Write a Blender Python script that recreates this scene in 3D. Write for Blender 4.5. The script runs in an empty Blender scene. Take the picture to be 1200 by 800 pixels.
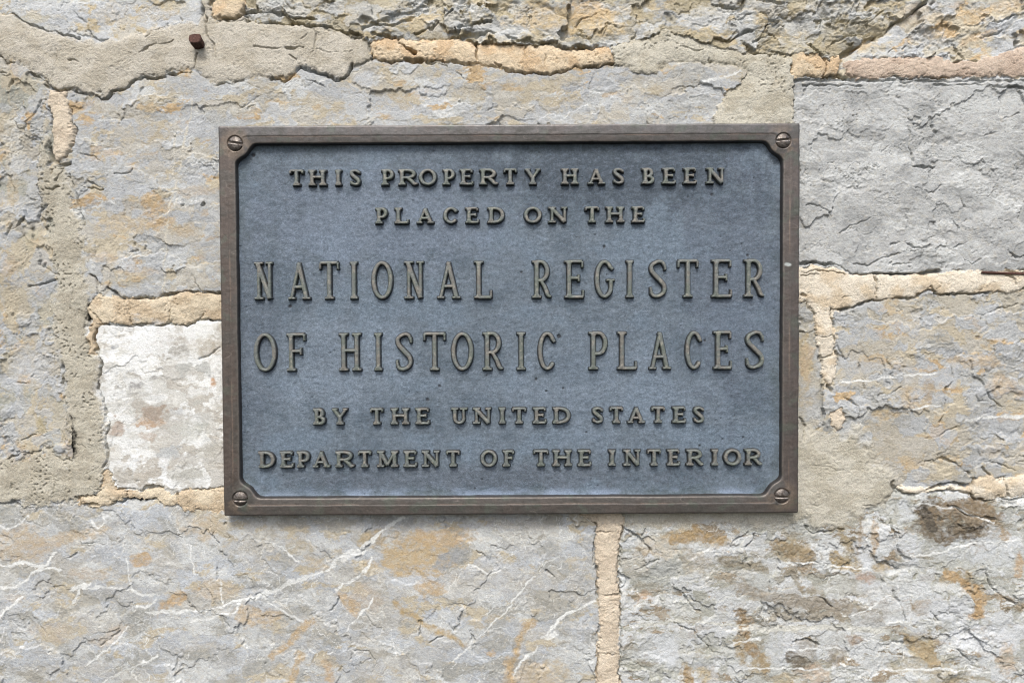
import bpy, math, time
import numpy as np
T0 = time.time()
SC = bpy.context.scene
COL = SC.collection
# ------------------------------------------------------------------ camera
LENS, PITCH = 27.0, math.radians(1.5)
S = 0.000595                                   # metres on the wall per pixel of the 1200 x 800 view
DIST = LENS / 36.0 * 1200 * S
cam_d = bpy.data.cameras.new("camera"); cam = bpy.data.objects.new("camera", cam_d); COL.objects.link(cam)
cam_d.lens = LENS; cam_d.sensor_width = 36.0; cam_d.clip_start = 0.02; cam_d.clip_end = 200
CAMP = np.array([0.0, -DIST * math.cos(PITCH), DIST * math.sin(PITCH)])
cam.location = CAMP; cam.rotation_euler = (math.pi / 2 - PITCH, 0, 0)
SC.camera = cam
# ------------------------------------------------------------------ sky, sun, exposure
SUN_EL, SUN_AZ = math.radians(52), math.radians(-9)       # azimuth from the wall's normal, negative = from the left
w = bpy.data.worlds.new("World"); SC.world = w; w.use_nodes = True
nt = w.node_tree; bg = nt.nodes["Background"]
sky = nt.nodes.new("ShaderNodeTexSky"); sky.sky_type = 'NISHITA'; sky.sun_disc = False
sky.sun_elevation = SUN_EL; sky.sun_rotation = math.pi + SUN_AZ * -1.0
sky.air_density = 1.0; sky.dust_density = 4.0; sky.ozone_density = 0.6
nt.links.new(sky.outputs[0], bg.inputs[0]); bg.inputs[1].default_value = 0.13
sd_ = bpy.data.lights.new("sun", 'SUN'); sd_.energy = 1.3; sd_.angle = math.radians(16); sd_.color = (1.0, 0.985, 0.955)
sun = bpy.data.objects.new("sun", sd_); COL.objects.link(sun)
from mathutils import Vector
sv = Vector((math.sin(SUN_AZ) * math.cos(SUN_EL), -math.cos(SUN_AZ) * math.cos(SUN_EL), math.sin(SUN_EL)))
sun.rotation_euler = sv.to_track_quat('Z', 'Y').to_euler(); sun.location = sv * 3
SC.view_settings.view_transform = 'Standard'; SC.view_settings.look = 'None'
SC.view_settings.exposure = 1.02; SC.view_settings.gamma = 1.0; SC.view_settings.use_curve_mapping = False
SC.render.engine = 'CYCLES'; SC.cycles.filter_width = 1.15
K = 0.72                                       # albedo scale against the sunlit values of the picture

# ------------------------------------------------------------------ helpers: colour, noise, fields
f32 = np.float32
def lin(r, g, b):
    c = np.array([r, g, b], float) / 255
    return (np.where(c <= 0.04045, c / 12.92, ((c + 0.055) / 1.055) ** 2.4) * K).astype(f32)
def sstep(a, b, x):
    t = np.clip((x - a) / (b - a), 0, 1); return t * t * (3 - 2 * t)
_tab = {}
def _grad(seed):
    if seed not in _tab:
        r = np.random.RandomState(seed); a = r.rand(256 * 256) * 2 * np.pi
        _tab[seed] = (np.cos(a).astype(f32), np.sin(a).astype(f32))
    return _tab[seed]
def perlin(x, y, seed):
    gx, gy = _grad(seed % 24)
    x = x + f32((seed * 37.17) % 200); y = y + f32((seed * 91.73) % 200)
    xi = np.floor(x); yi = np.floor(y); xf = (x - xi).astype(f32); yf = (y - yi).astype(f32)
    xi = xi.astype(np.int32) & 255; yi = yi.astype(np.int32) & 255
    x1 = (xi + 1) & 255; y0 = yi << 8; y1 = ((yi + 1) & 255) << 8
    u = xf * xf * xf * (xf * (xf * 6 - 15) + 10); v = yf * yf * yf * (yf * (yf * 6 - 15) + 10)
    def g(ix, iy, fx, fy):
        k = ix + iy; return gx[k] * fx + gy[k] * fy
    a = g(xi, y0, xf, yf); b = g(x1, y0, xf - 1, yf); c = g(xi, y1, xf, yf - 1); d = g(x1, y1, xf - 1, yf - 1)
    a += u * (b - a); c += u * (d - c)
    return (a + v * (c - a)) * f32(1.5)
def fbm(x, y, o, seed, g=0.5, lac=2.03):
    r = 0; a = 1.0
    for i in range(o):
        r = r + a * perlin(x, y, seed + i * 7); a *= g; x = x * f32(lac); y = y * f32(lac)
    return r
def ridged(x, y, o, seed, g=0.55):
    r = 0; a = 1.0
    for i in range(o):
        r = r + a * (1 - np.abs(perlin(x, y, seed + i * 7)) * 1.6); a *= g; x = x * f32(2.1); y = y * f32(2.1)
    return r
def worley(x, y, seed):
    r = np.random.RandomState(seed + 500); t = r.rand(5, 4096).astype(f32)
    xi = np.floor(x).astype(np.int32); yi = np.floor(y).astype(np.int32)
    f1 = np.full(x.shape, 9, f32); f2 = f1.copy(); hid = np.zeros(x.shape, np.int32); dx1 = np.zeros(x.shape, f32); dy1 = dx1.copy()
    for j in (-1, 0, 1):
        for i in (-1, 0, 1):
            cx = xi + i; cy = yi + j; h = (cx * 73 + cy * 1571) & 4095
            dx = x - cx - t[0][h]; dy = y - cy - t[1][h]; d = dx * dx + dy * dy
            n = d < f1; f2 = np.where(n, f1, np.minimum(f2, d))
            f1 = np.where(n, d, f1); hid = np.where(n, h, hid); dx1 = np.where(n, dx, dx1); dy1 = np.where(n, dy, dy1)
    return np.sqrt(f1), np.sqrt(f2), hid, dx1, dy1, t
def facets(x, y, seed, tilt, step):
    f1, f2, h, dx, dy, t = worley(x, y, seed)
    return (t[2][h] - .5) * 2 * tilt * dx + (t[3][h] - .5) * 2 * tilt * dy + (t[4][h] - .5) * step, f2 - f1, t[4][h], t[0][h]

# ------------------------------------------------------------------ view pixel <-> the real wall plane
def px2plane(px, py, depth):
    """World x, z where the ray of view pixel (px, py) meets the plane y = -depth."""
    px = np.asarray(px, float); py = np.asarray(py, float)
    cx = (px - 600) / 1200 * 36 / LENS; cy = -(py - 400) / 1200 * 36 / LENS
    dy = math.cos(PITCH) + cy * math.sin(PITCH); dz = -math.sin(PITCH) + cy * math.cos(PITCH)
    t = (-depth - CAMP[1]) / dy
    return CAMP[0] + cx * t, CAMP[2] + dz * t

# ------------------------------------------------------------------ object helpers
def thing(name, label, cat, loc=(0, 0, 0)):
    o = bpy.data.objects.new(name, None); COL.objects.link(o); o.location = loc
    o.empty_display_size = 0.02
    o['label'] = label; o['category'] = cat; return o
def mesh_np(name, co, quads, mat, parent=None, col=None, smooth=True, label=None):
    me = bpy.data.meshes.new(name)
    n, m = len(co), len(quads)
    me.vertices.add(n); me.vertices.foreach_set("co", np.ascontiguousarray(co, f32).ravel())
    me.loops.add(m * 4); me.loops.foreach_set("vertex_index", np.ascontiguousarray(quads, np.int32).ravel())
    me.polygons.add(m); me.polygons.foreach_set("loop_start", np.arange(0, m * 4, 4, dtype=np.int32))
    me.polygons.foreach_set("use_smooth", np.full(m, smooth, bool))
    me.update(calc_edges=True)
    if col is not None:
        a = me.attributes.new("tint", 'FLOAT_COLOR', 'POINT')
        c = np.ones((n, 4), f32); c[:, :3] = col; a.data.foreach_set("color", c.ravel())
    me.materials.append(mat)
    o = bpy.data.objects.new(name, me); COL.objects.link(o)
    if parent is not None: o.parent = parent
    if label: o['label'] = label
    return o
def grid_mesh(name, X, Y, Z, keep, mat, parent=None, col=None, label=None):
    """Grid surface (rows go down, columns go right, seen from -y); keep = mask of cells."""
    ny, nx = X.shape
    idx = np.arange(ny * nx).reshape(ny, nx)
    q = np.stack([idx[1:, :-1], idx[1:, 1:], idx[:-1, 1:], idx[:-1, :-1]], -1)[keep]
    used = np.unique(q); remap = np.full(ny * nx, -1, np.int32); remap[used] = np.arange(len(used))
    co = np.stack([X.ravel()[used], Y.ravel()[used], Z.ravel()[used]], -1)
    return mesh_np(name, co, remap[q], mat, parent, None if col is None else col.reshape(-1, 3)[used], label=label)
def box_mesh(name, x0, x1, y0, y1, z0, z1, mat, parent=None):
    co = np.array([(x, y, z) for x in (x0, x1) for y in (y0, y1) for z in (z0, z1)])
    q = np.array([(0, 1, 3, 2), (4, 6, 7, 5), (0, 4, 5, 1), (2, 3, 7, 6), (0, 2, 6, 4), (1, 5, 7, 3)])
    return mesh_np(name, co, q, mat, parent, smooth=False)

def material(name, grain=(900, 0.25), rough=0.9, metal=0.0, bump=0.0003, bscale=1500, spec=0.3, grain2=None, base=None):
    m = bpy.data.materials.new(name); m.use_nodes = True; t = m.node_tree; N, L = t.nodes, t.links
    p = N["Principled BSDF"]; p.inputs["Metallic"].default_value = metal
    p.inputs["Specular IOR Level"].default_value = spec
    tc = N.new("ShaderNodeTexCoord")
    if base is None:
        at = N.new("ShaderNodeAttribute"); at.attribute_name = "tint"; cur = at.outputs["Color"]
    else:
        rg = N.new("ShaderNodeRGB"); rg.outputs[0].default_value = (*base, 1); cur = rg.outputs[0]
    for sc, amt in [g for g in (grain, grain2) if g]:
        n = N.new("ShaderNodeTexNoise"); n.inputs["Scale"].default_value = sc; n.inputs["Detail"].default_value = 3
        L.new(tc.outputs["Object"], n.inputs["Vector"])
        mr = N.new("ShaderNodeMapRange"); mr.inputs[1].default_value = 0.3; mr.inputs[2].default_value = 0.7
        mr.inputs[3].default_value = 1 - amt; mr.inputs[4].default_value = 1 + amt
        L.new(n.outputs[0], mr.inputs[0])
        mx = N.new("ShaderNodeVectorMath"); mx.operation = 'SCALE'
        L.new(cur, mx.inputs[0]); L.new(mr.outputs[0], mx.inputs["Scale"]); cur = mx.outputs[0]
    L.new(cur, p.inputs["Base Color"])
    nr = N.new("ShaderNodeTexNoise"); nr.inputs["Scale"].default_value = 300; nr.inputs["Detail"].default_value = 4
    L.new(tc.outputs["Object"], nr.inputs["Vector"])
    m2 = N.new("ShaderNodeMapRange"); m2.inputs[3].default_value = rough - 0.1; m2.inputs[4].default_value = min(1, rough + 0.1)
    L.new(nr.outputs[0], m2.inputs[0]); L.new(m2.outputs[0], p.inputs["Roughness"])
    if bump:
        nb = N.new("ShaderNodeTexNoise"); nb.inputs["Scale"].default_value = bscale; nb.inputs["Detail"].default_value = 4
        L.new(tc.outputs["Object"], nb.inputs["Vector"])
        b = N.new("ShaderNodeBump"); b.inputs["Distance"].default_value = bump; b.inputs["Strength"].default_value = 1
        L.new(nb.outputs[0], b.inputs["Height"]); L.new(b.outputs[0], p.inputs["Normal"])
    return m
M_STONE = material("limestone", grain=(700, 0.10), grain2=(2600, 0.08), bump=0.0004, bscale=1200, rough=0.88)
M_MORTAR = material("lime_mortar", grain=(1300, 0.12), grain2=(3200, 0.12), bump=0.0007, bscale=1700, rough=0.95, spec=0.15)
M_FIELD = material("blue_grey_patina", grain=(900, 0.13), grain2=(2200, 0.20), bump=0.00045, bscale=1900, rough=0.62, spec=0.35)
M_BRONZE = material("weathered_bronze", grain=(500, 0.12), grain2=(2000, 0.10), bump=0.00012, bscale=1300, rough=0.42, metal=0.35, spec=0.5)
M_LETTER = material("letter_bronze", grain=(600, 0.12), grain2=(2200, 0.14), bump=0.00016, bscale=1700, rough=0.55, metal=0.15, spec=0.45)
M_SCREW = material("screw_metal", grain=(900, 0.25), bump=0.0002, bscale=1500, rough=0.42, metal=0.6, spec=0.5)
M_RUST = material("rusty_iron", grain=(700, 0.45), grain2=(2000, 0.3), bump=0.0006, bscale=1300, rough=0.85, base=tuple(lin(88, 62, 54)))
M_CORE = material("wall_core", grain=(60, 0.2), base=tuple(lin(150, 140, 120)), rough=0.95)

# ================================================================== THE WALL
def axis(lo, a, b, hi, st):
    mid = np.arange(a, b + st, st); out = []; s = st; x = mid[-1]
    while x < hi: s = min(s * 1.05, 3.2); x += s; out.append(x)
    pre = []; s = st; x = mid[0]
    while x > lo: s = min(s * 1.05, 3.2); x -= s; pre.append(x)
    return np.array(pre[::-1] + list(mid) + out, f32)
STEP = 0.85
ua = axis(-210, -14, 1214, 1410, STEP); va = axis(-150, -14, 814, 950, STEP)
U, V = np.meshgrid(ua, va); NY, NX = U.shape
H = np.zeros((NY, NX), f32); C = np.zeros((NY, NX, 3), f32); LAB = np.full((NY, NX), -1, np.int16)
WN = [perlin(U / 17, V / 17, 3), perlin(U / 17, V / 17, 4), perlin(U / 6, V / 6, 5), perlin(U / 6, V / 6, 6), perlin(U / 2.6, V / 2.6, 8)]
WU = U + 2.6 * WN[0] + 1.5 * WN[2] + 0.6 * WN[4]; WV = V + 2.6 * WN[1] + 1.5 * WN[3] - 0.6 * WN[4]
def bb(x0, x1, y0, y1):
    return (slice(max(0, np.searchsorted(va, y0) - 1), np.searchsorted(va, y1) + 1), slice(max(0, np.searchsorted(ua, x0) - 1), np.searchsorted(ua, x1) + 1))
def poly_sd(x, y, P):
    """Signed distance to a closed polygon, negative inside."""
    d2 = np.full(x.shape, 1e9, f32); ins = np.zeros(x.shape, bool); n = len(P)
    for i in range(n):
        x0, y0 = P[i]; x1, y1 = P[(i + 1) % n]; ex, ey = x1 - x0, y1 - y0; l2 = ex * ex + ey * ey
        if l2 == 0: continue
        px = x - f32(x0); py = y - f32(y0)
        t = np.clip((px * f32(ex) + py * f32(ey)) * f32(1 / l2), 0, 1)
        d2 = np.minimum(d2, (px - t * f32(ex)) ** 2 + (py - t * f32(ey)) ** 2)
        if ey != 0: ins ^= ((y < y0) != (y < y1)) & (px < py * f32(ex / ey))
    return np.where(ins, -1, 1) * np.sqrt(d2)
def line_d(sl, pts, wx=None, wy=None):
    x = (WU if wx is None else wx)[sl]; y = (WV if wy is None else wy)[sl]; d2 = np.full(x.shape, 1e9, f32)
    for (x0, y0), (x1, y1) in zip(pts[:-1], pts[1:]):
        ex, ey = x1 - x0, y1 - y0; l2 = ex * ex + ey * ey + 1e-6
        px = x - f32(x0); py = y - f32(y0); t = np.clip((px * f32(ex) + py * f32(ey)) * f32(1 / l2), 0, 1)
        d2 = np.minimum(d2, (px - t * f32(ex)) ** 2 + (py - t * f32(ey)) ** 2)
    return np.sqrt(d2)
def pb(pts, m):
    a = np.array(pts); return bb(a[:, 0].min() - m, a[:, 0].max() + m, a[:, 1].min() - m, a[:, 1].max() + m)
def mixc(c, col, m): c += (col - c) * m[..., None]

GR = lin(190, 189, 186); GRB = lin(192, 193, 195); GRD = lin(160, 160, 158); GRL = lin(212, 212, 210); WH = lin(248, 246, 241)
TAN = lin(203, 188, 160); TAN2 = lin(196, 176, 138); ORG = lin(208, 174, 124); OLV = lin(170, 156, 124); BRN = lin(168, 148, 120); GRN = lin(178, 176, 162)
DRK = lin(96, 88, 76)
# ---- styles: relief (in view pixels) and colour of each kind of surface
def rock(sl, seed, amp=1.0, fs=(60, 22), tilt=(5, 2.2), step=(2.0, 1.3), st=1.6, terr=1.0, crease=1.0, rot=0.0):
    x, y = U[sl], V[sl]
    if rot: x, y = x * math.cos(rot) - y * math.sin(rot), x * math.sin(rot) + y * math.cos(rot)
    wx = x + 9 * WN[0][sl] + 4 * WN[2][sl]; wy = y + 9 * WN[1][sl] + 4 * WN[3][sl]
    jx = wx + 2.2 * WN[4][sl]; jy = wy + 2.2 * WN[2][sl]
    h = 2.4 * fbm(x / 150, y / 110, 2, seed)
    cal = sstep(-.15, .5, fbm(x / 75, y / 48, 2, seed + 2))            # calm, nearly flat areas against broken ones
    a, e, c1, _ = facets(wx / (fs[0] * st), wy / fs[0], seed, tilt[0], step[0]); h += .8 * a
    b, e2, c2, c3 = facets(jx / (fs[1] * st) + .3 * WN[0][sl], jy / fs[1], seed + 3, tilt[1], step[1]); h += (.3 + .7 * cal) * b
    t = fbm(jx / 78, jy / 40, 4, seed + 5) * 3.0; fl = np.floor(t); fr = t - fl
    h += terr * (.12 + .75 * cal) * (fl + .7 * sstep(0.0, 0.2, fr) + .3 * fr)
    g = fbm(x / 9, y / 6.5, 4, seed + 9, g=0.62); h += (.16 + .34 * cal) * g
    h += (.18 + .26 * cal) * fbm(x / 3.1, y / 2.3, 2, seed + 11) + .34 * ridged(jx / 9.5, jy / 5.5, 2, seed + 12)
    r = np.abs(fbm(wx / 26, wy / 15, 3, seed + 13)); rm = sstep(0.05, 0.55, perlin(x / 45, y / 30, seed + 17))
    ck = crease * 1.3 * rm * sstep(0.04, 0.0, r)
    r2 = np.abs(fbm(jx / 11, jy / 7, 2, seed + 19)); ck += crease * 0.6 * sstep(0.1, 0.55, perlin(x / 33, y / 28, seed + 23)) * sstep(0.10, 0.0, r2)
    r3 = np.abs(perlin(jx / 19 + .6 * WN[1][sl], jy / 31, seed + 27)); ck += crease * 1.0 * sstep(.25, .5, perlin(x / 38, y / 30, seed + 29)) * sstep(.035, 0, r3)
    return h * amp - ck, (c1, e, c2, e2, c3), cal
def tone(sl, seed, cols, sc=(55, 32), fine=1.0):
    """cols: list of (colour, threshold, softness): patches with ragged edges laid one over the other."""
    x, y = WU[sl], WV[sl]; c = np.empty(x.shape + (3,), f32); c[:] = cols[0][0]
    for i, (col, th, so) in enumerate(cols[1:]):
        n = fbm(x / sc[0], y / sc[1], 6, seed + 31 * i, g=0.64); mixc(c, col, sstep(th - so, th + so, n))
    n = fbm(U[sl] / 20, V[sl] / 14, 5, seed + 200, g=0.7); c *= (1 + 0.09 * n)[..., None]
    n = fbm(U[sl] / 7, V[sl] / 5, 3, seed + 210, g=0.7); mixc(c, lin(206, 194, 172), fine * .35 * sstep(.15, .7, n)); mixc(c, lin(158, 152, 142), fine * .4 * sstep(-.3, -.9, n))
    return c
def mosaic(sl, c, g, amt=1.0, film=TAN, slab=None):
    """Fresh flake faces in clean greys, with a tan film left between and over some of them."""
    c1, e1, c2, e2, c3 = g; n = fbm(U[sl] / 9, V[sl] / 7, 4, 461, g=.65); big = fbm(U[sl] / 90, V[sl] / 50, 3, 463)
    face = sstep(.05, .16, e2 + .09 * n)
    mixc(c, GRB if slab is None else slab, amt * .75 * face * sstep(.02, .1, c2 - .55 + .5 * big))
    mixc(c, film, amt * .7 * sstep(.02, .1, .34 - c2 + .45 * big + .12 * n))
    mixc(c, film, amt * .5 * (1 - face) * sstep(-.3, .3, big + n * .4))
    c *= (1 + amt * .13 * (c3 - .5) + amt * .07 * (c1 - .5))[..., None]
def veins(sl, c, seed, col, dens=0.2, wid=0.035, sc=60, amt=0.7):
    x = U[sl] + 10 * WN[0][sl] + 2 * WN[2][sl]; y = V[sl] + 10 * WN[1][sl] + 2 * WN[3][sl]
    for k in range(2):
        a = 0.5 + k * 1.3; xr = x * math.cos(a) - y * math.sin(a); yr = x * math.sin(a) + y * math.cos(a)
        n = np.abs(perlin(xr / sc, yr / (sc * .45), seed + k * 11)); m = sstep(dens, dens + .3, perlin(x / 80, y / 80, seed + 5 + k))
        mixc(c, col, amt * m * sstep(wid, wid * .3, n))
def s_top_left(sl):
    h, g, b = rock(sl, 11, 0.5, terr=.7); c = tone(sl, 11, [(GRB, 0, 0), (GR, .1, .3), (TAN2, .30, .12), (GRL, .42, .15)]); mosaic(sl, c, g, .8); return h, c
def s_top_mid(sl):
    h, g, b = rock(sl, 23, 1.35, tilt=(9, 4.5), step=(4, 2.6), terr=1.6, crease=1.6)
    c = tone(sl, 23, [(lin(180, 170, 150), 0, 0), (OLV, .05, .2), (GR, .12, .15), (TAN2, .22, .15), (GRD, .45, .2)], (70, 26)); mosaic(sl, c, g, .8, OLV, GR); return h, c
def s_top_right(sl):
    h, g, b = rock(sl, 37, 1.0, tilt=(8, 3.5), terr=1.3, rot=.45)
    c = tone(sl, 37, [(lin(192, 184, 168), 0, 0), (GR, -.05, .2), (TAN, .18, .15), (GRB, .3, .15), (ORG, .42, .2)], (60, 30)); mosaic(sl, c, g, .7); return h, c
def s_left(sl):
    h, g, b = rock(sl, 41, .85, st=.9, rot=.6, terr=.9); c = tone(sl, 41, [(GR, 0, 0), (GRB, .05, .15), (TAN, .18, .14), (GRN, .3, .2), (ORG, .55, .15)], (36, 50)); mosaic(sl, c, g, .8); return h, c
def s_mid(sl):
    h, g, b = rock(sl, 53, 0.65, terr=.6, crease=.6, fs=(64, 24), tilt=(6, 3.0)); c = tone(sl, 53, [(GR, 0, 0), (GRB, .0, .12), (TAN, .3, .1), (GRL, .3, .1), (ORG, .62, .15)], (58, 26)); veins(sl, c, 57, WH, .2, .02, 70, .5); mosaic(sl, c, g, .65); return h, c
def s_right_top(sl):
    h, g, b = rock(sl, 61, 0.7, tilt=(5, 2.6), step=(1.6, 1.0), crease=1.5)
    c = tone(sl, 61, [(lin(199, 198, 196), 0, 0), (GRL, .12, .3), (lin(175, 175, 174), .3, .3)], (60, 30)); veins(sl, c, 67, GRL, .1, .03, 50, .5); mosaic(sl, c, g, .3, GRD, GRL); return h, c
def s_right_mid(sl):
    h, g, b = rock(sl, 73, .72, crease=1.2); c = tone(sl, 73, [(GR, 0, 0), (lin(176, 174, 168), .0, .25), (GRB, .14, .12), (TAN, .42, .1), (ORG, .6, .1)], (54, 28)); veins(sl, c, 79, WH, .2, .02, 80, .6); mosaic(sl, c, g, .8); return h, c
def s_behind(sl):
    h, g, b = rock(sl, 83, 0.6); c = tone(sl, 83, [(lin(190, 182, 166), 0, 0), (GR, .05, .2), (TAN2, .3, .15)], (30, 30)); return h, c
def s_white(sl):
    h, g, b = rock(sl, 91, 0.36, terr=1.1, tilt=(3, 1.6), crease=.45); 
    c = tone(sl, 91, [(lin(231, 229, 225), 0, 0), (lin(216, 212, 204), .05, .1), (lin(196, 188, 176), .3, .05), (lin(238, 236, 233), .45, .1)], (40, 26), .25); mosaic(sl, c, g, .95, lin(186, 178, 166), lin(232, 230, 226)); return h, c
def s_low_left(sl):
    h, g, b = rock(sl, 101, 0.5, tilt=(6, 3.2), terr=.45, crease=.5, fs=(74, 27), rot=-.5)
    c = tone(sl, 101, [(lin(190, 189, 187), 0, 0), (lin(196, 199, 204), .0, .2), (TAN, .38, .12), (GRL, .22, .2), (lin(175, 173, 166), .4, .2)], (62, 34))
    veins(sl, c, 103, WH, -.15, .013, 80, .8); veins(sl, c, 109, WH, -.15, .013, 44, .7); mosaic(sl, c, g, .3); return h, c
def s_low_right(sl):
    h, g, b = rock(sl, 113, .9, st=1.9, fs=(66, 24), tilt=(5, 4.0), terr=1.0, crease=1.0)
    c = tone(sl, 113, [(lin(204, 204, 202), 0, 0), (GRN, .12, .05), (lin(216, 216, 216), .14, .05), (BRN, .42, .05), (lin(150, 134, 108), .62, .05), (lin(224, 223, 219), .3, .05)], (56, 17))
    m = sstep(850, 900, U[sl]) * sstep(1075, 1000, U[sl]) * sstep(752, 735, V[sl]) * sstep(625, 640, V[sl])
    n = fbm(WU[sl] / 26, WV[sl] / 9, 4, 117, g=.6); mixc(c, lin(160, 148, 126), m * sstep(-.05, .08, n) * .8)
    veins(sl, c, 119, WH, -.1, .025, 60, .7); veins(sl, c, 123, WH, .0, .02, 34, .6); mosaic(sl, c, g, .8, GRN, lin(212, 213, 214)); return h, c
def s_mortar(base, alt, seed, pit=0.6, coarse=1.0):
    def f(sl):
        x, y = U[sl], V[sl]
        h = 1.6 * coarse * fbm(x / 60, y / 50, 3, seed) + .55 * coarse * fbm(x / 12, y / 11, 3, seed + 2, g=.6) + .35 * fbm(x / 3.2, y / 3.2, 2, seed + 4)
        p = sstep(.30, .62, perlin(x / 3.4, y / 3.0, seed + 6)) * sstep(-.2, .4, perlin(x / 26, y / 26, seed + 8)); h = h - pit * 2.4 * p
        c = np.empty(x.shape + (3,), f32); c[:] = base
        mixc(c, alt, sstep(-.2, .4, fbm(WU[sl] / 34, WV[sl] / 26, 4, seed + 10)))
        s = perlin(x / 2.2, y / 2.2, seed + 12); mixc(c, lin(226, 216, 200), .6 * sstep(.55, .8, s)); mixc(c, lin(140, 126, 104), .5 * sstep(-.55, -.8, s))
        c *= (1 + .06 * fbm(x / 9, y / 9, 3, seed + 14))[..., None]
        return h, c
    return f
BEI = lin(207, 196, 178); BEI2 = lin(197, 185, 164)
m_beige = s_mortar(BEI, BEI2, 131, .35)
m_sand = s_mortar(lin(200, 190, 169), lin(186, 175, 153), 137, 1.3, 1.15)
m_sand2 = s_mortar(lin(207, 198, 178), lin(194, 183, 160), 149, .9, 1.3)
m_sand3 = s_mortar(lin(206, 197, 178), lin(194, 184, 162), 179, .4)
m_orange = s_mortar(lin(236, 209, 170), lin(224, 188, 142), 151, .6, 1.0)
m_peach = s_mortar(lin(236, 220, 196), lin(226, 202, 168), 157, .45, .9)
m_pink = s_mortar(lin(216, 190, 166), lin(206, 178, 154), 163, .7)
m_cream = s_mortar(lin(229, 208, 180), lin(218, 196, 168), 167, .5)
m_tan = s_mortar(lin(226, 205, 172), lin(212, 186, 150), 173, .7, 1.3)

STONES = [   # outline, style, label
 ([(-400, -300), (239, -300), (239, 80), (-400, 80)], s_top_left, "grey blue stone with tan spots, cut off by the top edge"),
 ([(239, -300), (1090, -300), (1088, 0), (1070, 16), (1048, 30), (1034, 42), (1010, 50), (986, 68), (980, 100), (239, 100)], s_top_mid, "rough broken tan and grey stone with deep fractures"),
 ([(1090, -300), (1500, -300), (1500, 92), (980, 92), (986, 68), (1010, 50), (1034, 42), (1048, 30), (1070, 16), (1088, 0)], s_top_right, "grey stone with orange stains and slanting cracks"),
 ([(-400, 60), (84, 60), (84, 600), (-400, 600)], s_left, "flaky grey and tan stone left of the sandy joint"),
 ([(70, 70), (880, 70), (880, 352), (70, 352)], s_mid, "grey stone with tan bands behind the plaque's upper left"),
 ([(930, 89), (980, 91), (1040, 90), (1100, 92), (1500, 90), (1500, 325), (880, 325), (880, 150), (930, 150)], s_right_top, "plain light grey stone with fine creases"),
 ([(600, 320), (1500, 320), (1500, 580), (600, 600)], s_right_mid, "grey stone with white streak and orange spots"),
 ([(560, 345), (962, 345), (964, 500), (938, 520), (560, 560)], s_behind, None),
 ([(100, 375), (580, 375), (580, 578), (100, 578)], s_white, "stone with flaking white paint"),
 ([(-400, 585), (720, 585), (720, 1200), (-400, 1200)], s_low_left, "large grey stone with white veins and orange stains"),
 ([(712, 595), (1040, 590), (1050, 572), (1500, 566), (1500, 1200), (712, 1200)], s_low_right, "layered white and brown stone with thin pale lines"),
]
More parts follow.
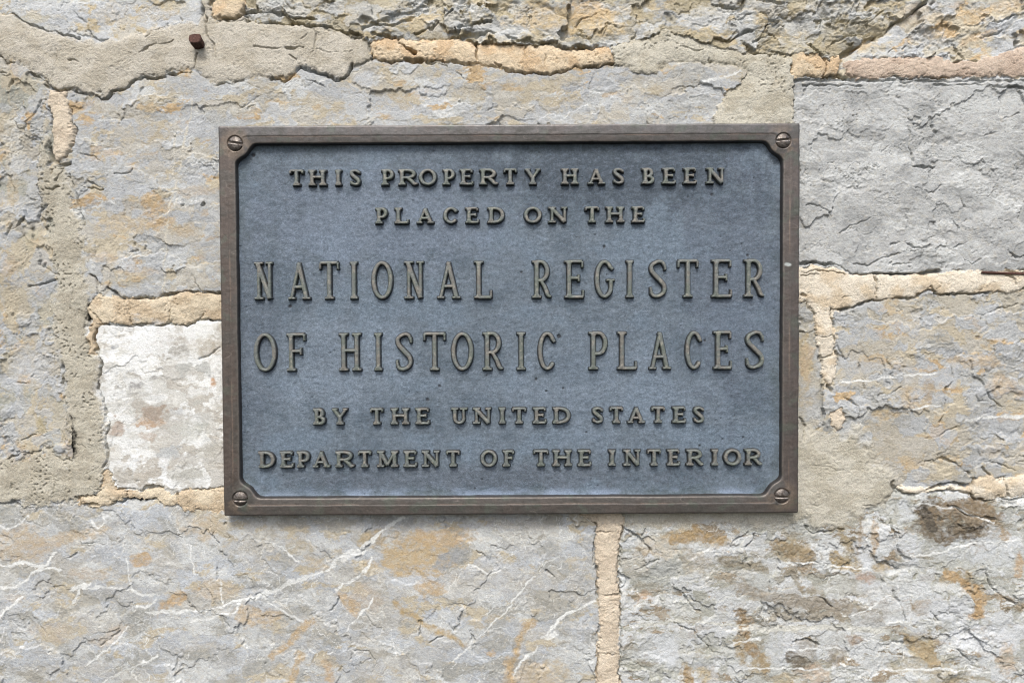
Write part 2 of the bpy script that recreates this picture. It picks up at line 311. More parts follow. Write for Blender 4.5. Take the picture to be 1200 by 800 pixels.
MORTAR = [   # outline, style, level, edge groove, label
 ([(-400, 0), (0, 14), (13, 18), (25, 24), (45, 33), (60, 38), (80, 43), (92, 46), (100, 44), (118, 48), (128, 46), (150, 42), (170, 37), (185, 30), (205, 27), (222, 24), (232, 28), (236, 12), (240, -60), (256, -60), (250, 20), (262, 24), (290, 22), (305, 24), (330, 26), (360, 29), (385, 33), (405, 38), (425, 44), (432, 50), (434, 60), (437, 70), (425, 74), (412, 80), (408, 90), (400, 94), (390, 92), (375, 86), (352, 78), (345, 84), (335, 92), (320, 93), (305, 90), (290, 95), (275, 98), (262, 102), (250, 98), (240, 92), (228, 82), (215, 86), (205, 84), (195, 91), (182, 91), (170, 92), (160, 97), (150, 103), (138, 107), (128, 113), (124, 116), (112, 113), (100, 107), (90, 106), (80, 108), (70, 107), (63, 103), (58, 97), (50, 92), (40, 88), (30, 80), (18, 75), (8, 72), (0, 68), (-400, 55)], m_beige, 2.2, .35, "broad smear of smooth beige mortar"),
 ([(717, 55), (735, 50), (760, 43), (780, 35), (790, 40), (805, 42), (812, 48), (830, 52), (850, 58), (880, 62), (910, 66), (932, 66), (931, 92), (930, 115), (932, 150), (936, 200), (838, 200), (836, 143), (840, 125), (850, 110), (868, 98), (874, 84), (860, 77), (845, 75), (800, 74), (785, 73), (775, 80), (770, 88), (760, 88), (745, 86), (735, 80), (718, 76)], m_sand2, 1.6, .35, None),
 ([(45, 185), (42, 215), (47, 235), (50, 255), (56, 270), (52, 290), (60, 310), (66, 330), (60, 345), (55, 370), (60, 400), (65, 420), (72, 440), (75, 470), (78, 500), (85, 520), (80, 535), (68, 530), (58, 522), (40, 532), (20, 536), (0, 530), (-400, 525), (-400, 605), (0, 592), (20, 590), (40, 597), (60, 595), (90, 592), (110, 588), (128, 575), (128, 545), (127, 530), (125, 515), (127, 495), (122, 475), (118, 465), (114, 450), (117, 440), (120, 425), (115, 412), (113, 398), (104, 392), (105, 375), (108, 345), (105, 325), (102, 305), (101, 290), (98, 265), (94, 245), (88, 225), (84, 205), (80, 188), (62, 192), (60, 150), (57, 108), (50, 104)], m_sand, 0.6, .15, "pitted sandy mortar filling the vertical joint"),
 ([(937, 500), (950, 497), (965, 497), (975, 503), (985, 500), (1000, 495), (1015, 500), (1022, 515), (1030, 530), (1040, 545), (1050, 555), (1052, 562), (1045, 580), (1035, 595), (1025, 602), (1015, 608), (1000, 620), (985, 622), (970, 624), (950, 624), (945, 617), (930, 622), (905, 625), (880, 620), (860, 625), (830, 622), (800, 630), (770, 625), (750, 624), (735, 617), (728, 606), (720, 560), (900, 500)], m_sand3, 1.0, .15, "grey beige mortar patch beside and below the plaque's lower right corner"),
 ([(434, 50), (440, 47), (460, 46), (480, 48), (505, 46), (540, 45), (560, 52), (585, 52), (620, 53), (660, 56), (690, 58), (714, 56), (717, 66), (718, 75), (705, 79), (690, 79), (670, 81), (655, 86), (640, 87), (610, 86), (590, 83), (570, 79), (540, 75), (515, 72), (500, 72), (485, 74), (465, 73), (450, 72), (437, 71)], m_orange, 2.6, 3.5, "bright orange tan mortar strip"),
 ([(926, 67), (935, 64), (958, 63), (965, 70), (985, 66), (985, 75), (983, 88), (966, 89), (945, 91), (930, 92), (926, 85)], m_orange, 1.2, 1.5, None),
 ([(990, 75), (1000, 70), (1020, 68), (1060, 67), (1080, 66), (1100, 68), (1120, 72), (1145, 73), (1160, 66), (1180, 60), (1200, 55), (1500, 50), (1500, 93), (1200, 90), (1160, 89), (1130, 90), (1100, 91), (1050, 90), (1020, 92), (1000, 91), (992, 88)], m_pink, 1.2, 1.6, "pinkish mortar strip"),
 ([(57, 106), (65, 105), (78, 108), (80, 118), (82, 130), (86, 140), (89, 152), (88, 165), (85, 178), (76, 185), (68, 190), (64, 188), (63, 170), (61, 150), (60, 130), (57, 115)], m_cream, 2.6, 3.5, "cream mortar chip"),
 ([(247, 22), (250, 8), (253, -5), (256, -60), (292, -60), (287, 2), (285, 18), (280, 22), (262, 22)], m_orange, 2.2, 3.0, None),
 ([(104, 392), (106, 375), (104, 362), (108, 350), (115, 345), (125, 347), (145, 348), (165, 350), (180, 349), (195, 346), (205, 344), (225, 342), (300, 342), (300, 380), (245, 374), (230, 378), (215, 379), (200, 379), (185, 383), (170, 381), (150, 380), (130, 379), (120, 382), (114, 386), (113, 398), (112, 416), (104, 414)], m_tan, 1.2, 2.6, "tan mortar strip above the white painted stone"),
 ([(88, 586), (92, 581), (110, 580), (118, 570), (120, 555), (128, 550), (132, 562), (137, 570), (150, 574), (165, 574), (185, 571), (205, 577), (225, 573), (300, 568), (300, 600), (240, 598), (225, 598), (215, 597), (208, 592), (195, 594), (180, 586), (165, 583), (150, 584), (140, 588), (125, 592), (105, 594), (92, 592)], m_tan, 1.0, 2.6, None),
 ([(900, 318), (945, 312), (960, 311), (975, 313), (990, 318), (1000, 322), (1025, 320), (1060, 322), (1090, 320), (1105, 318), (1130, 317), (1165, 318), (1180, 316), (1200, 315), (1500, 312), (1500, 345), (1200, 338), (1180, 345), (1160, 342), (1130, 344), (1100, 346), (1092, 340), (1085, 342), (1075, 347), (1060, 350), (1040, 352), (1025, 353), (1000, 358), (985, 364), (978, 366), (976, 380), (980, 395), (978, 410), (982, 425), (980, 440), (972, 452), (968, 454), (962, 440), (961, 420), (957, 400), (956, 380), (950, 365), (945, 355), (900, 350)], m_peach, 1.4, 2.4, "peach mortar strip that turns down beside the plaque"),
 ([(970, 483), (985, 478), (992, 490), (988, 500), (980, 506), (972, 496)], m_cream, 2.2, 1.5, None),
 ([(1052, 570), (1060, 567), (1090, 570), (1115, 569), (1138, 568), (1141, 560), (1155, 557), (1175, 560), (1195, 556), (1500, 550), (1500, 582), (1200, 580), (1180, 582), (1160, 584), (1141, 586), (1138, 579), (1120, 575), (1080, 577), (1060, 578)], m_peach, 2.2, 2.6, None),
 ([(680, 560), (680, 603), (690, 606), (696, 614), (697, 625), (696, 640), (698, 660), (700, 680), (702, 700), (701, 720), (703, 740), (700, 760), (697, 780), (697, 800), (697, 1200), (727, 1200), (727, 800), (725, 780), (726, 760), (725, 740), (728, 720), (727, 700), (724, 680), (724, 660), (727, 640), (731, 620), (728, 560)], m_cream, 1.8, 2.6, "upright cream mortar strip in the joint below the plaque"),
]
# ---- paint the regions
REG = []
for P, st, lb in STONES:
    a = np.array(P, float); sl = pb(P, 8); sd = poly_sd(WU[sl], WV[sl], P); m = sd < 0
    if not m.any(): continue
    h, c = st(sl); h = h - 2.5 * np.exp(np.minimum(sd, 0) / 3.0)
    H[sl] = np.where(m, h, H[sl]); C[sl] = np.where(m[..., None], c, C[sl]); LAB[sl] = np.where(m, len(REG), LAB[sl])
    REG.append(("stone_block", lb, M_STONE))
for k, (P, st, lvl, gr, lb) in enumerate(MORTAR):
    sl = pb(P, 10); sd = poly_sd(WU[sl], WV[sl], P) + 1.3 * fbm(U[sl] / 5, V[sl] / 5, 3, 471, g=.65); m = sd < 0
    h, c = st(sl); x, y = U[sl], V[sl]
    d = np.maximum(-sd, 0)
    hm = .8 * h + lvl * (1 - np.exp(-d / 3.0)) + 1.0 * (1 - np.exp(-d / 12))
    base = H[sl]
    if st in (m_beige, m_sand):                 # smeared edges that feather out and crumble
        q = sstep(-2, (5 if st is m_beige else 9), d + (3.5 if st is m_beige else 7) * fbm(U[sl] / 13, V[sl] / 13, 5, 229, g=.7)); hm = base + (hm - base) * sstep(0, .7, q); c = C[sl] + (c - C[sl]) * q[..., None]
    if st is m_sand3:                           # a dusty skim that thins out over the stone
        q = sstep(-3, 16, d + 9 * fbm(U[sl] / 24, V[sl] / 24, 4, 219, g=.6)); hm = base + (hm - base) * q; c = C[sl] + (c - C[sl]) * q[..., None]
    H[sl] = np.where(m, hm, base); C[sl] = np.where(m[..., None], c, C[sl]); LAB[sl] = np.where(m, len(REG), LAB[sl])
    gm = sstep(-.15, .6, fbm(x / 24, y / 24, 3, 211 + k)) * gr * .8
    H[sl] -= gm * 1.6 * sstep(1.9, 0.3, np.abs(sd))
    REG.append(("mortar_joint", lb, M_MORTAR))
print("regions %.1fs" % (time.time() - T0))
# ---- stains and veins that have a place of their own
def stain(pts, wid, col, amt=.8, soft=2.5, wrp=1.0):
    sl = pb(pts, wid * 1.6 + 14); n = fbm(U[sl] / 22, V[sl] / 18, 4, int(pts[0][0]) % 97 + 3, g=.6)
    d = line_d(sl, pts) + wid * .55 * wrp * n; mixc(C[sl], col, amt * sstep(wid + soft, wid - soft, d) * np.clip(.85 + .5 * fbm(U[sl] / 6, V[sl] / 5, 3, 451, g=.7), .15, 1.1))
def blob(cx, cy, rx, ry, col, amt=.8, soft=.25, ang=0, wrp=.5):
    r = max(rx, ry) * 1.7 + 6; sl = bb(cx - r, cx + r, cy - r, cy + r); x = WU[sl] - cx; y = WV[sl] - cy
    a = math.radians(ang); x, y = x * math.cos(a) + y * math.sin(a), -x * math.sin(a) + y * math.cos(a)
    n = fbm(U[sl] / 20, V[sl] / 15, 5, int(cx + cy) % 89 + 5, g=.6); q = np.sqrt((x / rx) ** 2 + (y / ry) ** 2) + wrp * n
    mixc(C[sl], col, amt * sstep(1 + soft, 1 - soft, q) * np.clip(.82 + .55 * fbm(U[sl] / 7, V[sl] / 5, 4, int(cx) % 83 + 7, g=.7), .15, 1.1))
def vein(pts, wid, col=WH, amt=.97):
    sl = pb(pts, 14); n = .55 + .6 * perlin(U[sl] / 14, V[sl] / 14, int(pts[0][1]) % 61 + 2)
    wx = U + 2.4 * WN[0] + 1.0 * WN[2] + .8 * WN[4]; wy = V + 2.4 * WN[1] + 1.0 * WN[3] + .5 * WN[2]
    d = line_d(sl, pts, wx, wy); n2 = perlin(U[sl] / 4.2, V[sl] / 3.4, 447); n3 = perlin(U[sl] / 40, V[sl] / 40, 449)
    mixc(C[sl], col, amt * np.clip(.85 + .5 * n3, .25, 1) * sstep(.6, -.3, d - wid * 1.05 * n + .6 * wid ** .5 * n2 - .2))
    mixc(C[sl], col, .4 * amt * sstep(.5, 0, np.abs(d - wid * 1.5 - 2.2 - 2.5 * n3 - n2)) * sstep(.0, .5, n3 + n2 * .3))
BLO = lin(206, 170, 120); BLT = lin(206, 186, 160); LG = lin(204, 206, 210)
for b in [(25, 640, 32, 20, lin(205, 182, 150), .75), (80, 630, 38, 8, lin(204, 178, 140), .7, .3, -12), (165, 655, 11, 8, BLO, .8), (205, 702, 22, 7, BLO, .85, .25, -32), (238, 618, 22, 14, lin(206, 184, 152), .7),
          (110, 672, 24, 7, BLT, .6), (255, 690, 24, 12, BLT, .65), (300, 722, 26, 12, lin(206, 178, 138), .75), (130, 745, 18, 8, BLT, .6, .3, -30), (60, 740, 22, 10, BLT, .5),
          (490, 650, 44, 26, lin(204, 176, 130), .9), (520, 630, 34, 10, ORG, .7), (500, 688, 20, 12, ORG, .75), (478, 682, 26, 7, LG, .9, .2, -8), (528, 656, 22, 8, lin(168, 168, 168), .85, .2, -22),
          (585, 660, 16, 14, LG, .7), (430, 700, 20, 14, lin(200, 182, 160), .6), (440, 630, 10, 8, lin(176, 150, 106), .7), (350, 640, 14, 10, lin(186, 168, 130), .6), (372, 660, 18, 6, lin(196, 172, 130), .6, .3, 30),
          (620, 790, 24, 14, BLT, .7), (640, 790, 26, 16, lin(206, 182, 140), .6), (576, 763, 6, 4, ORG, .8), (20, 700, 10, 6, BLT, .5), (395, 770, 12, 9, lin(150, 148, 146), .45),
          (180, 240, 20, 12, lin(206, 172, 122), .85), (150, 262, 40, 10, lin(208, 186, 150), .8), (190, 262, 16, 8, ORG, .7), (215, 270, 16, 7, lin(200, 176, 140), .7), (120, 302, 16, 6, BLT, .7), (165, 318, 26, 5, BLT, .7), (150, 330, 24, 8, lin(200, 186, 158), .6), (230, 225, 26, 6, BLT, .6), (140, 228, 12, 6, GRB, .8), (170, 222, 8, 4, LG, .8), (150, 310, 14, 8, LG, .7),
          (450, 105, 30, 6, TAN, .6), (470, 118, 14, 7, TAN2, .6, .3, 40), (540, 112, 34, 7, TAN, .7), (370, 118, 20, 8, TAN, .5), (660, 96, 20, 6, TAN, .6), (505, 110, 24, 9, LG, .7), (430, 92, 16, 8, LG, .7), (760, 100, 22, 8, TAN, .4), (815, 88, 26, 10, lin(176, 178, 178), .6), (812, 118, 14, 6, GRL, .7), (735, 110, 30, 12, GRL, .4),
          (640, 22, 46, 15, lin(200, 172, 124), .7), (700, 26, 34, 14, lin(206, 178, 128), .8), (690, 12, 24, 12, ORG, .7), (610, 12, 14, 12, GR, .7), (655, 40, 14, 6, GR, .7), (830, 18, 20, 10, GR, .7), (940, 30, 24, 12, GR, .6), (975, 12, 26, 14, GR, .8), (925, 60, 24, 8, lin(186, 172, 140), .6), (970, 55, 14, 6, BRN, .4),
          (1145, 18, 18, 10, ORG, .7), (1180, 8, 16, 8, ORG, .5), (1145, 45, 20, 5, lin(206, 176, 136), .7, .3, -22), (1075, 20, 22, 14, lin(204, 186, 160), .7), (1085, 42, 20, 10, LG, .6),
          (1145, 424, 30, 6, lin(203, 178, 142), .75), (1175, 452, 26, 10, lin(205, 180, 148), .8, .3, 20), (1075, 465, 20, 14, lin(200, 176, 140), .8), (1077, 462, 11, 8, GRB, .95), (1040, 486, 18, 5, lin(196, 170, 126), .8), (1090, 455, 6, 14, BRN, .6), (1052, 435, 40, 12, GRB, .4), (945, 425, 8, 20, lin(206, 178, 140), .7), (950, 470, 14, 18, GR, .6), (1010, 430, 20, 10, GRB, .6), (1160, 530, 14, 6, lin(204, 190, 170), .6), (1155, 460, 8, 20, GRB, .4),
          (178, 486, 15, 10, lin(176, 158, 140), .9), (176, 496, 16, 5, lin(200, 166, 132), .6), (212, 412, 8, 8, lin(190, 184, 174), .8), (216, 434, 8, 6, lin(190, 188, 182), .85, .2, -50), (240, 432, 9, 7, lin(196, 194, 188), .8, .2, 50), (250, 447, 6, 6, lin(206, 160, 116), .9), (236, 404, 16, 12, lin(198, 188, 172), .7), (136, 503, 9, 9, lin(196, 178, 162), .8), (172, 511, 10, 4, lin(196, 176, 158), .7), (145, 555, 12, 8, lin(190, 182, 170), .8), (172, 552, 20, 10, lin(194, 184, 170), .8, .2, -20), (195, 530, 12, 7, lin(192, 192, 192), .7), (222, 505, 22, 10, lin(204, 202, 192), .6), (245, 530, 14, 12, lin(198, 192, 180), .8), (215, 560, 18, 10, lin(194, 190, 182), .6), (207, 482, 8, 4, lin(190, 190, 190), .7), (238, 490, 10, 6, lin(198, 196, 190), .5), (160, 465, 16, 3, lin(206, 202, 194), .6), (155, 545, 10, 12, lin(238, 238, 238), .7, .2, 30), (192, 545, 7, 14, lin(238, 238, 238), .7), (170, 400, 34, 22, lin(238, 236, 234), .7),
          (1120, 612, 40, 24, lin(122, 108, 86), .8), (1150, 606, 22, 26, lin(160, 138, 104), .8), (1105, 622, 8, 6, lin(206, 204, 198), .8), (1092, 602, 14, 14, lin(104, 94, 80), .6), (1060, 600, 10, 16, lin(212, 214, 216), .8), (1065, 640, 14, 18, lin(216, 217, 219), .8), (1010, 650, 10, 22, lin(218, 219, 221), .9), (1035, 640, 8, 26, lin(214, 215, 216), .8), (965, 645, 18, 18, lin(212, 213, 212), .85), (990, 660, 12, 9, lin(182, 160, 116), .8), (930, 645, 22, 14, lin(170, 150, 112), .75), (1025, 630, 4, 20, lin(186, 156, 116), .8), (1035, 665, 12, 6, lin(180, 156, 112), .8), (985, 690, 26, 10, lin(206, 204, 196), .7), (1015, 678, 10, 6, lin(190, 156, 130), .7),
          (950, 715, 46, 14, lin(168, 158, 142), .5), (1020, 718, 22, 12, lin(166, 158, 146), .5), (1080, 710, 10, 10, lin(176, 154, 124), .6), (1070, 690, 14, 6, GRL, .7), (1130, 640, 30, 16, lin(208, 210, 213), .7), (1170, 640, 26, 26, lin(214, 216, 219), .6), (1150, 745, 40, 18, lin(224, 225, 229), .7), (1100, 715, 26, 14, lin(206, 207, 210), .6), (1120, 676, 20, 9, lin(186, 162, 118), .8), (1145, 694, 16, 7, lin(190, 160, 112), .8, .25, 20), (1148, 710, 9, 9, lin(196, 162, 112), .8), (1142, 720, 8, 5, lin(198, 160, 112), .7), (1180, 775, 12, 16, lin(202, 172, 136), .6), (1178, 628, 6, 8, lin(190, 160, 116), .8), (1194, 658, 5, 16, lin(204, 168, 124), .8),
          (1082, 756, 16, 16, lin(184, 164, 122), .7), (1075, 778, 30, 10, lin(186, 170, 136), .6), (1110, 790, 30, 14, lin(186, 170, 136), .6), (945, 768, 14, 18, lin(140, 126, 104), .7), (980, 765, 10, 14, lin(150, 136, 116), .6), (915, 760, 18, 22, lin(210, 211, 214), .7), (1000, 750, 10, 6, lin(170, 142, 116), .7), (955, 790, 16, 12, lin(200, 170, 140), .6), (920, 795, 14, 10, lin(196, 174, 132), .6), (870, 765, 16, 20, lin(206, 207, 206), .5),
          (755, 696, 10, 8, lin(194, 164, 132), .8), (780, 690, 22, 7, lin(176, 176, 166), .6), (805, 790, 8, 12, lin(184, 158, 110), .8), (826, 792, 8, 10, lin(190, 168, 124), .7), (870, 756, 12, 16, lin(174, 150, 108), .85), (876, 728, 10, 7, lin(178, 150, 110), .85), (890, 780, 12, 14, lin(176, 154, 112), .8), (810, 720, 40, 8, lin(200, 198, 186), .5), (780, 760, 40, 20, lin(206, 208, 211), .55), (800, 755, 8, 22, lin(196, 192, 180), .6), (890, 690, 26, 20, lin(206, 207, 206), .5),
          (800, 628, 26, 8, lin(186, 156, 106), .7), (840, 635, 20, 6, lin(186, 164, 124), .6), (815, 655, 20, 14, lin(170, 152, 120), .55), (850, 670, 34, 16, lin(174, 166, 148), .5), (770, 640, 26, 12, lin(204, 190, 168), .8), (745, 660, 18, 14, lin(196, 186, 168), .6),
          (20, 350, 16, 20, lin(204, 188, 160), .6), (15, 220, 8, 24, lin(204, 184, 150), .7), (35, 280, 12, 10, lin(196, 188, 160), .6), (12, 310, 10, 14, lin(206, 180, 146), .6), (15, 410, 8, 6, lin(196, 170, 130), .7), (40, 420, 24, 20, GRB, .6), (45, 345, 14, 16, GRB, .6), (15, 170, 10, 40, GRL, .5), (50, 498, 6, 8, lin(180, 164, 120), .7), (30, 440, 26, 18, LG, .5), (180, 20, 24, 12, GRB, .7), (130, 20, 18, 14, lin(190, 180, 164), .6), (210, 8, 18, 6, lin(190, 182, 164), .6), (40, 22, 24, 6, lin(190, 180, 156), .7)]:
    blob(*b)
for b in [(180, 484, 15, 7, lin(172, 154, 136)), (174, 497, 12, 4, lin(196, 166, 136)), (214, 432, 9, 5, lin(184, 182, 174)), (241, 430, 9, 6, lin(190, 188, 182)), (208, 410, 10, 5, lin(184, 178, 168)), (246, 408, 12, 8, lin(194, 184, 168)), (146, 556, 14, 7, lin(184, 176, 164)), (176, 556, 18, 7, lin(188, 178, 164)), (200, 528, 14, 5, lin(186, 186, 184)), (228, 500, 16, 5, lin(196, 194, 184)), (246, 528, 10, 8, lin(190, 184, 172)), (216, 556, 16, 6, lin(188, 184, 174)), (138, 500, 7, 10, lin(190, 172, 156)), (160, 450, 7, 3, lin(176, 172, 168)), (182, 442, 6, 4, lin(172, 168, 162)), (135, 406, 5, 4, lin(170, 170, 170)), (230, 470, 9, 4, lin(192, 188, 178)), (165, 464, 16, 3, lin(196, 190, 180))]:
    blob(b[0], b[1], b[2], b[3], b[4], 1.0, .08, -12, .75)
for s in [([(320, 770), (345, 745), (366, 726)], 4.5, lin(208, 176, 128)), ([(338, 802), (345, 785), (352, 768)], 5, lin(206, 176, 130)), ([(384, 778), (386, 795)], 4.5, lin(206, 174, 132)), ([(462, 706), (485, 722), (502, 735), (530, 745), (542, 754)], 3.6, lin(196, 166, 112)), ([(400, 695), (418, 716)], 5, lin(208, 176, 130)),
          ([(598, 785), (606, 760), (614, 738), (624, 728)], 4, lin(200, 168, 116)), ([(594, 775), (600, 800)], 4, ORG), ([(1008, 610), (1006, 650)], 3, BRN), ([(985, 622), (995, 640), (1008, 665)], 4, lin(176, 156, 118)), ([(1180, 700), (1200, 712)], 3, BRN), ([(420, 635), (445, 622)], 4, lin(190, 168, 128))]:
    stain(s[0], s[1], s[2], .85)
for s in [([(1086, 602), (1110, 597), (1136, 596), (1160, 600)], 12, lin(146, 124, 94)), ([(1088, 620), (1112, 628), (1150, 618)], 9, lin(122, 106, 84)), ([(1084, 596), (1090, 616)], 6, lin(92, 84, 72)), ([(870, 722), (874, 740), (882, 762)], 7, lin(166, 138, 98)), ([(893, 770), (897, 788)], 6, lin(170, 146, 106)), ([(804, 785), (808, 800)], 5, lin(174, 144, 100)),
          ([(912, 640), (935, 648), (950, 655)], 7, lin(160, 138, 102)), ([(980, 650), (990, 662), (1005, 668)], 6, lin(170, 146, 102)), ([(870, 690), (900, 700), (940, 705), (990, 712)], 8, lin(164, 152, 134)), ([(930, 770), (940, 782)], 7, lin(120, 108, 90)), ([(1064, 748), (1085, 762), (1094, 775)], 8, lin(178, 154, 112)), ([(1108, 672), (1130, 682), (1148, 700), (1144, 722)], 5.5, lin(192, 156, 104)), ([(790, 632), (815, 624), (845, 632)], 6, lin(182, 152, 104)), ([(845, 655), (870, 662), (895, 664)], 6, lin(158, 146, 122))]:
    stain(s[0], s[1], s[2], .9, 1.2, 1.3)
for v in [([(0, 662), (10, 664), (30, 657), (45, 664), (55, 660), (65, 648)], 2.2), ([(0, 689), (18, 688), (35, 672), (55, 665), (72, 667)], 1.7), ([(0, 616), (10, 620), (24, 612), (34, 602)], 1.2), ([(0, 720), (15, 708), (25, 700)], 1.8), ([(85, 705), (95, 690), (105, 688), (130, 688), (155, 690), (165, 697), (185, 697)], 1.5), ([(108, 610), (115, 618), (124, 612), (120, 602)], 1.6),
          ([(85, 690), (105, 684)], 3.5), ([(160, 710), (170, 713), (182, 703)], 1.4), ([(170, 718), (190, 715), (210, 718), (225, 715), (250, 713), (265, 708), (285, 702), (300, 700)], 2.2), ([(225, 728), (245, 725), (260, 720), (275, 717), (283, 704)], 1.4), ([(300, 700), (330, 688), (360, 675), (385, 668)], 3.2), ([(385, 668), (395, 655), (420, 642), (440, 627), (460, 612), (472, 605)], 2.6), ([(405, 655), (424, 643)], 5),
          ([(395, 690), (405, 683), (420, 675), (432, 662), (436, 655)], 2.1), ([(315, 705), (335, 718), (355, 728)], 1.3), ([(405, 740), (420, 722), (432, 710), (437, 700)], 1.3), ([(120, 800), (150, 783), (185, 767)], .9), ([(100, 780), (135, 752), (150, 733)], .9), ([(635, 747), (650, 735), (655, 725), (680, 712), (697, 704)], 2.2), ([(642, 746), (652, 741)], 4), ([(600, 790), (608, 778), (618, 768), (630, 758)], 1.6), ([(600, 705), (620, 680), (640, 660), (655, 652)], .8), ([(530, 775), (560, 745), (600, 708)], .8), ([(550, 660), (575, 672), (592, 666)], 1.1), ([(150, 655), (152, 680), (155, 690)], .9), ([(208, 620), (222, 640), (228, 672)], 1.0), ([(258, 680), (262, 705)], .7), ([(300, 630), (330, 640), (350, 660)], .8),
          ([(735, 733), (800, 727), (860, 732), (930, 735), (1000, 734), (1040, 740)], 1.5, lin(222, 218, 206)), ([(860, 738), (920, 738), (1020, 736), (1070, 738)], 3.5, lin(220, 216, 204)), ([(860, 752), (890, 748)], 1.3), ([(860, 783), (900, 783), (1000, 785), (1100, 783), (1160, 787)], .9), ([(1060, 652), (1100, 647), (1140, 637), (1200, 632)], 1.1), ([(1075, 590), (1120, 596), (1165, 612)], .8), ([(925, 658), (960, 660), (1020, 668)], .7), ([(925, 762), (985, 760)], .8), ([(1000, 722), (1030, 705), (1052, 690)], .8),
          ([(227, 120), (220, 150), (212, 195), (200, 240), (195, 275), (192, 320), (190, 345)], 1.0, lin(224, 214, 194)), ([(207, 140), (203, 200), (209, 225), (208, 245)], .7, lin(220, 212, 196)), ([(985, 447), (1020, 446), (1050, 440), (1098, 437)], 1.3), ([(1130, 494), (1150, 488), (1200, 489)], 1.8), ([(1060, 480), (1100, 474)], .8), ([(938, 176), (980, 177), (1040, 180), (1064, 185)], 1.2, GRL), ([(1120, 172), (1200, 178)], 1.0, GRL), ([(820, 97), (845, 92), (868, 85)], 1.4)]:
    vein(*v)
STN = np.array([r[0] == 'stone_block' for r in REG])[LAB] & (LAB >= 0); WHT = np.array(['white paint' in (r[1] or '') for r in REG])[LAB]; TOPS = np.array([i in (0, 1, 2) for i in range(len(REG))])[LAB]
gl = C.mean(-1, keepdims=True); SPK = perlin(U / 2.4, V / 2.1, 441); C *= (1 - .45 * sstep(.5, .8, SPK) * sstep(-.1, .5, perlin(U / 40, V / 30, 443)))[..., None]
C = np.where(STN[..., None], (gl + (C - gl) * .80) * np.where(WHT, 1.0, np.where(TOPS, 1.06, .88))[..., None].astype(f32), (gl + (C - gl) * .79) * f32(1.0)).astype(f32); C *= np.array([.955, 1.0, 1.01], f32)
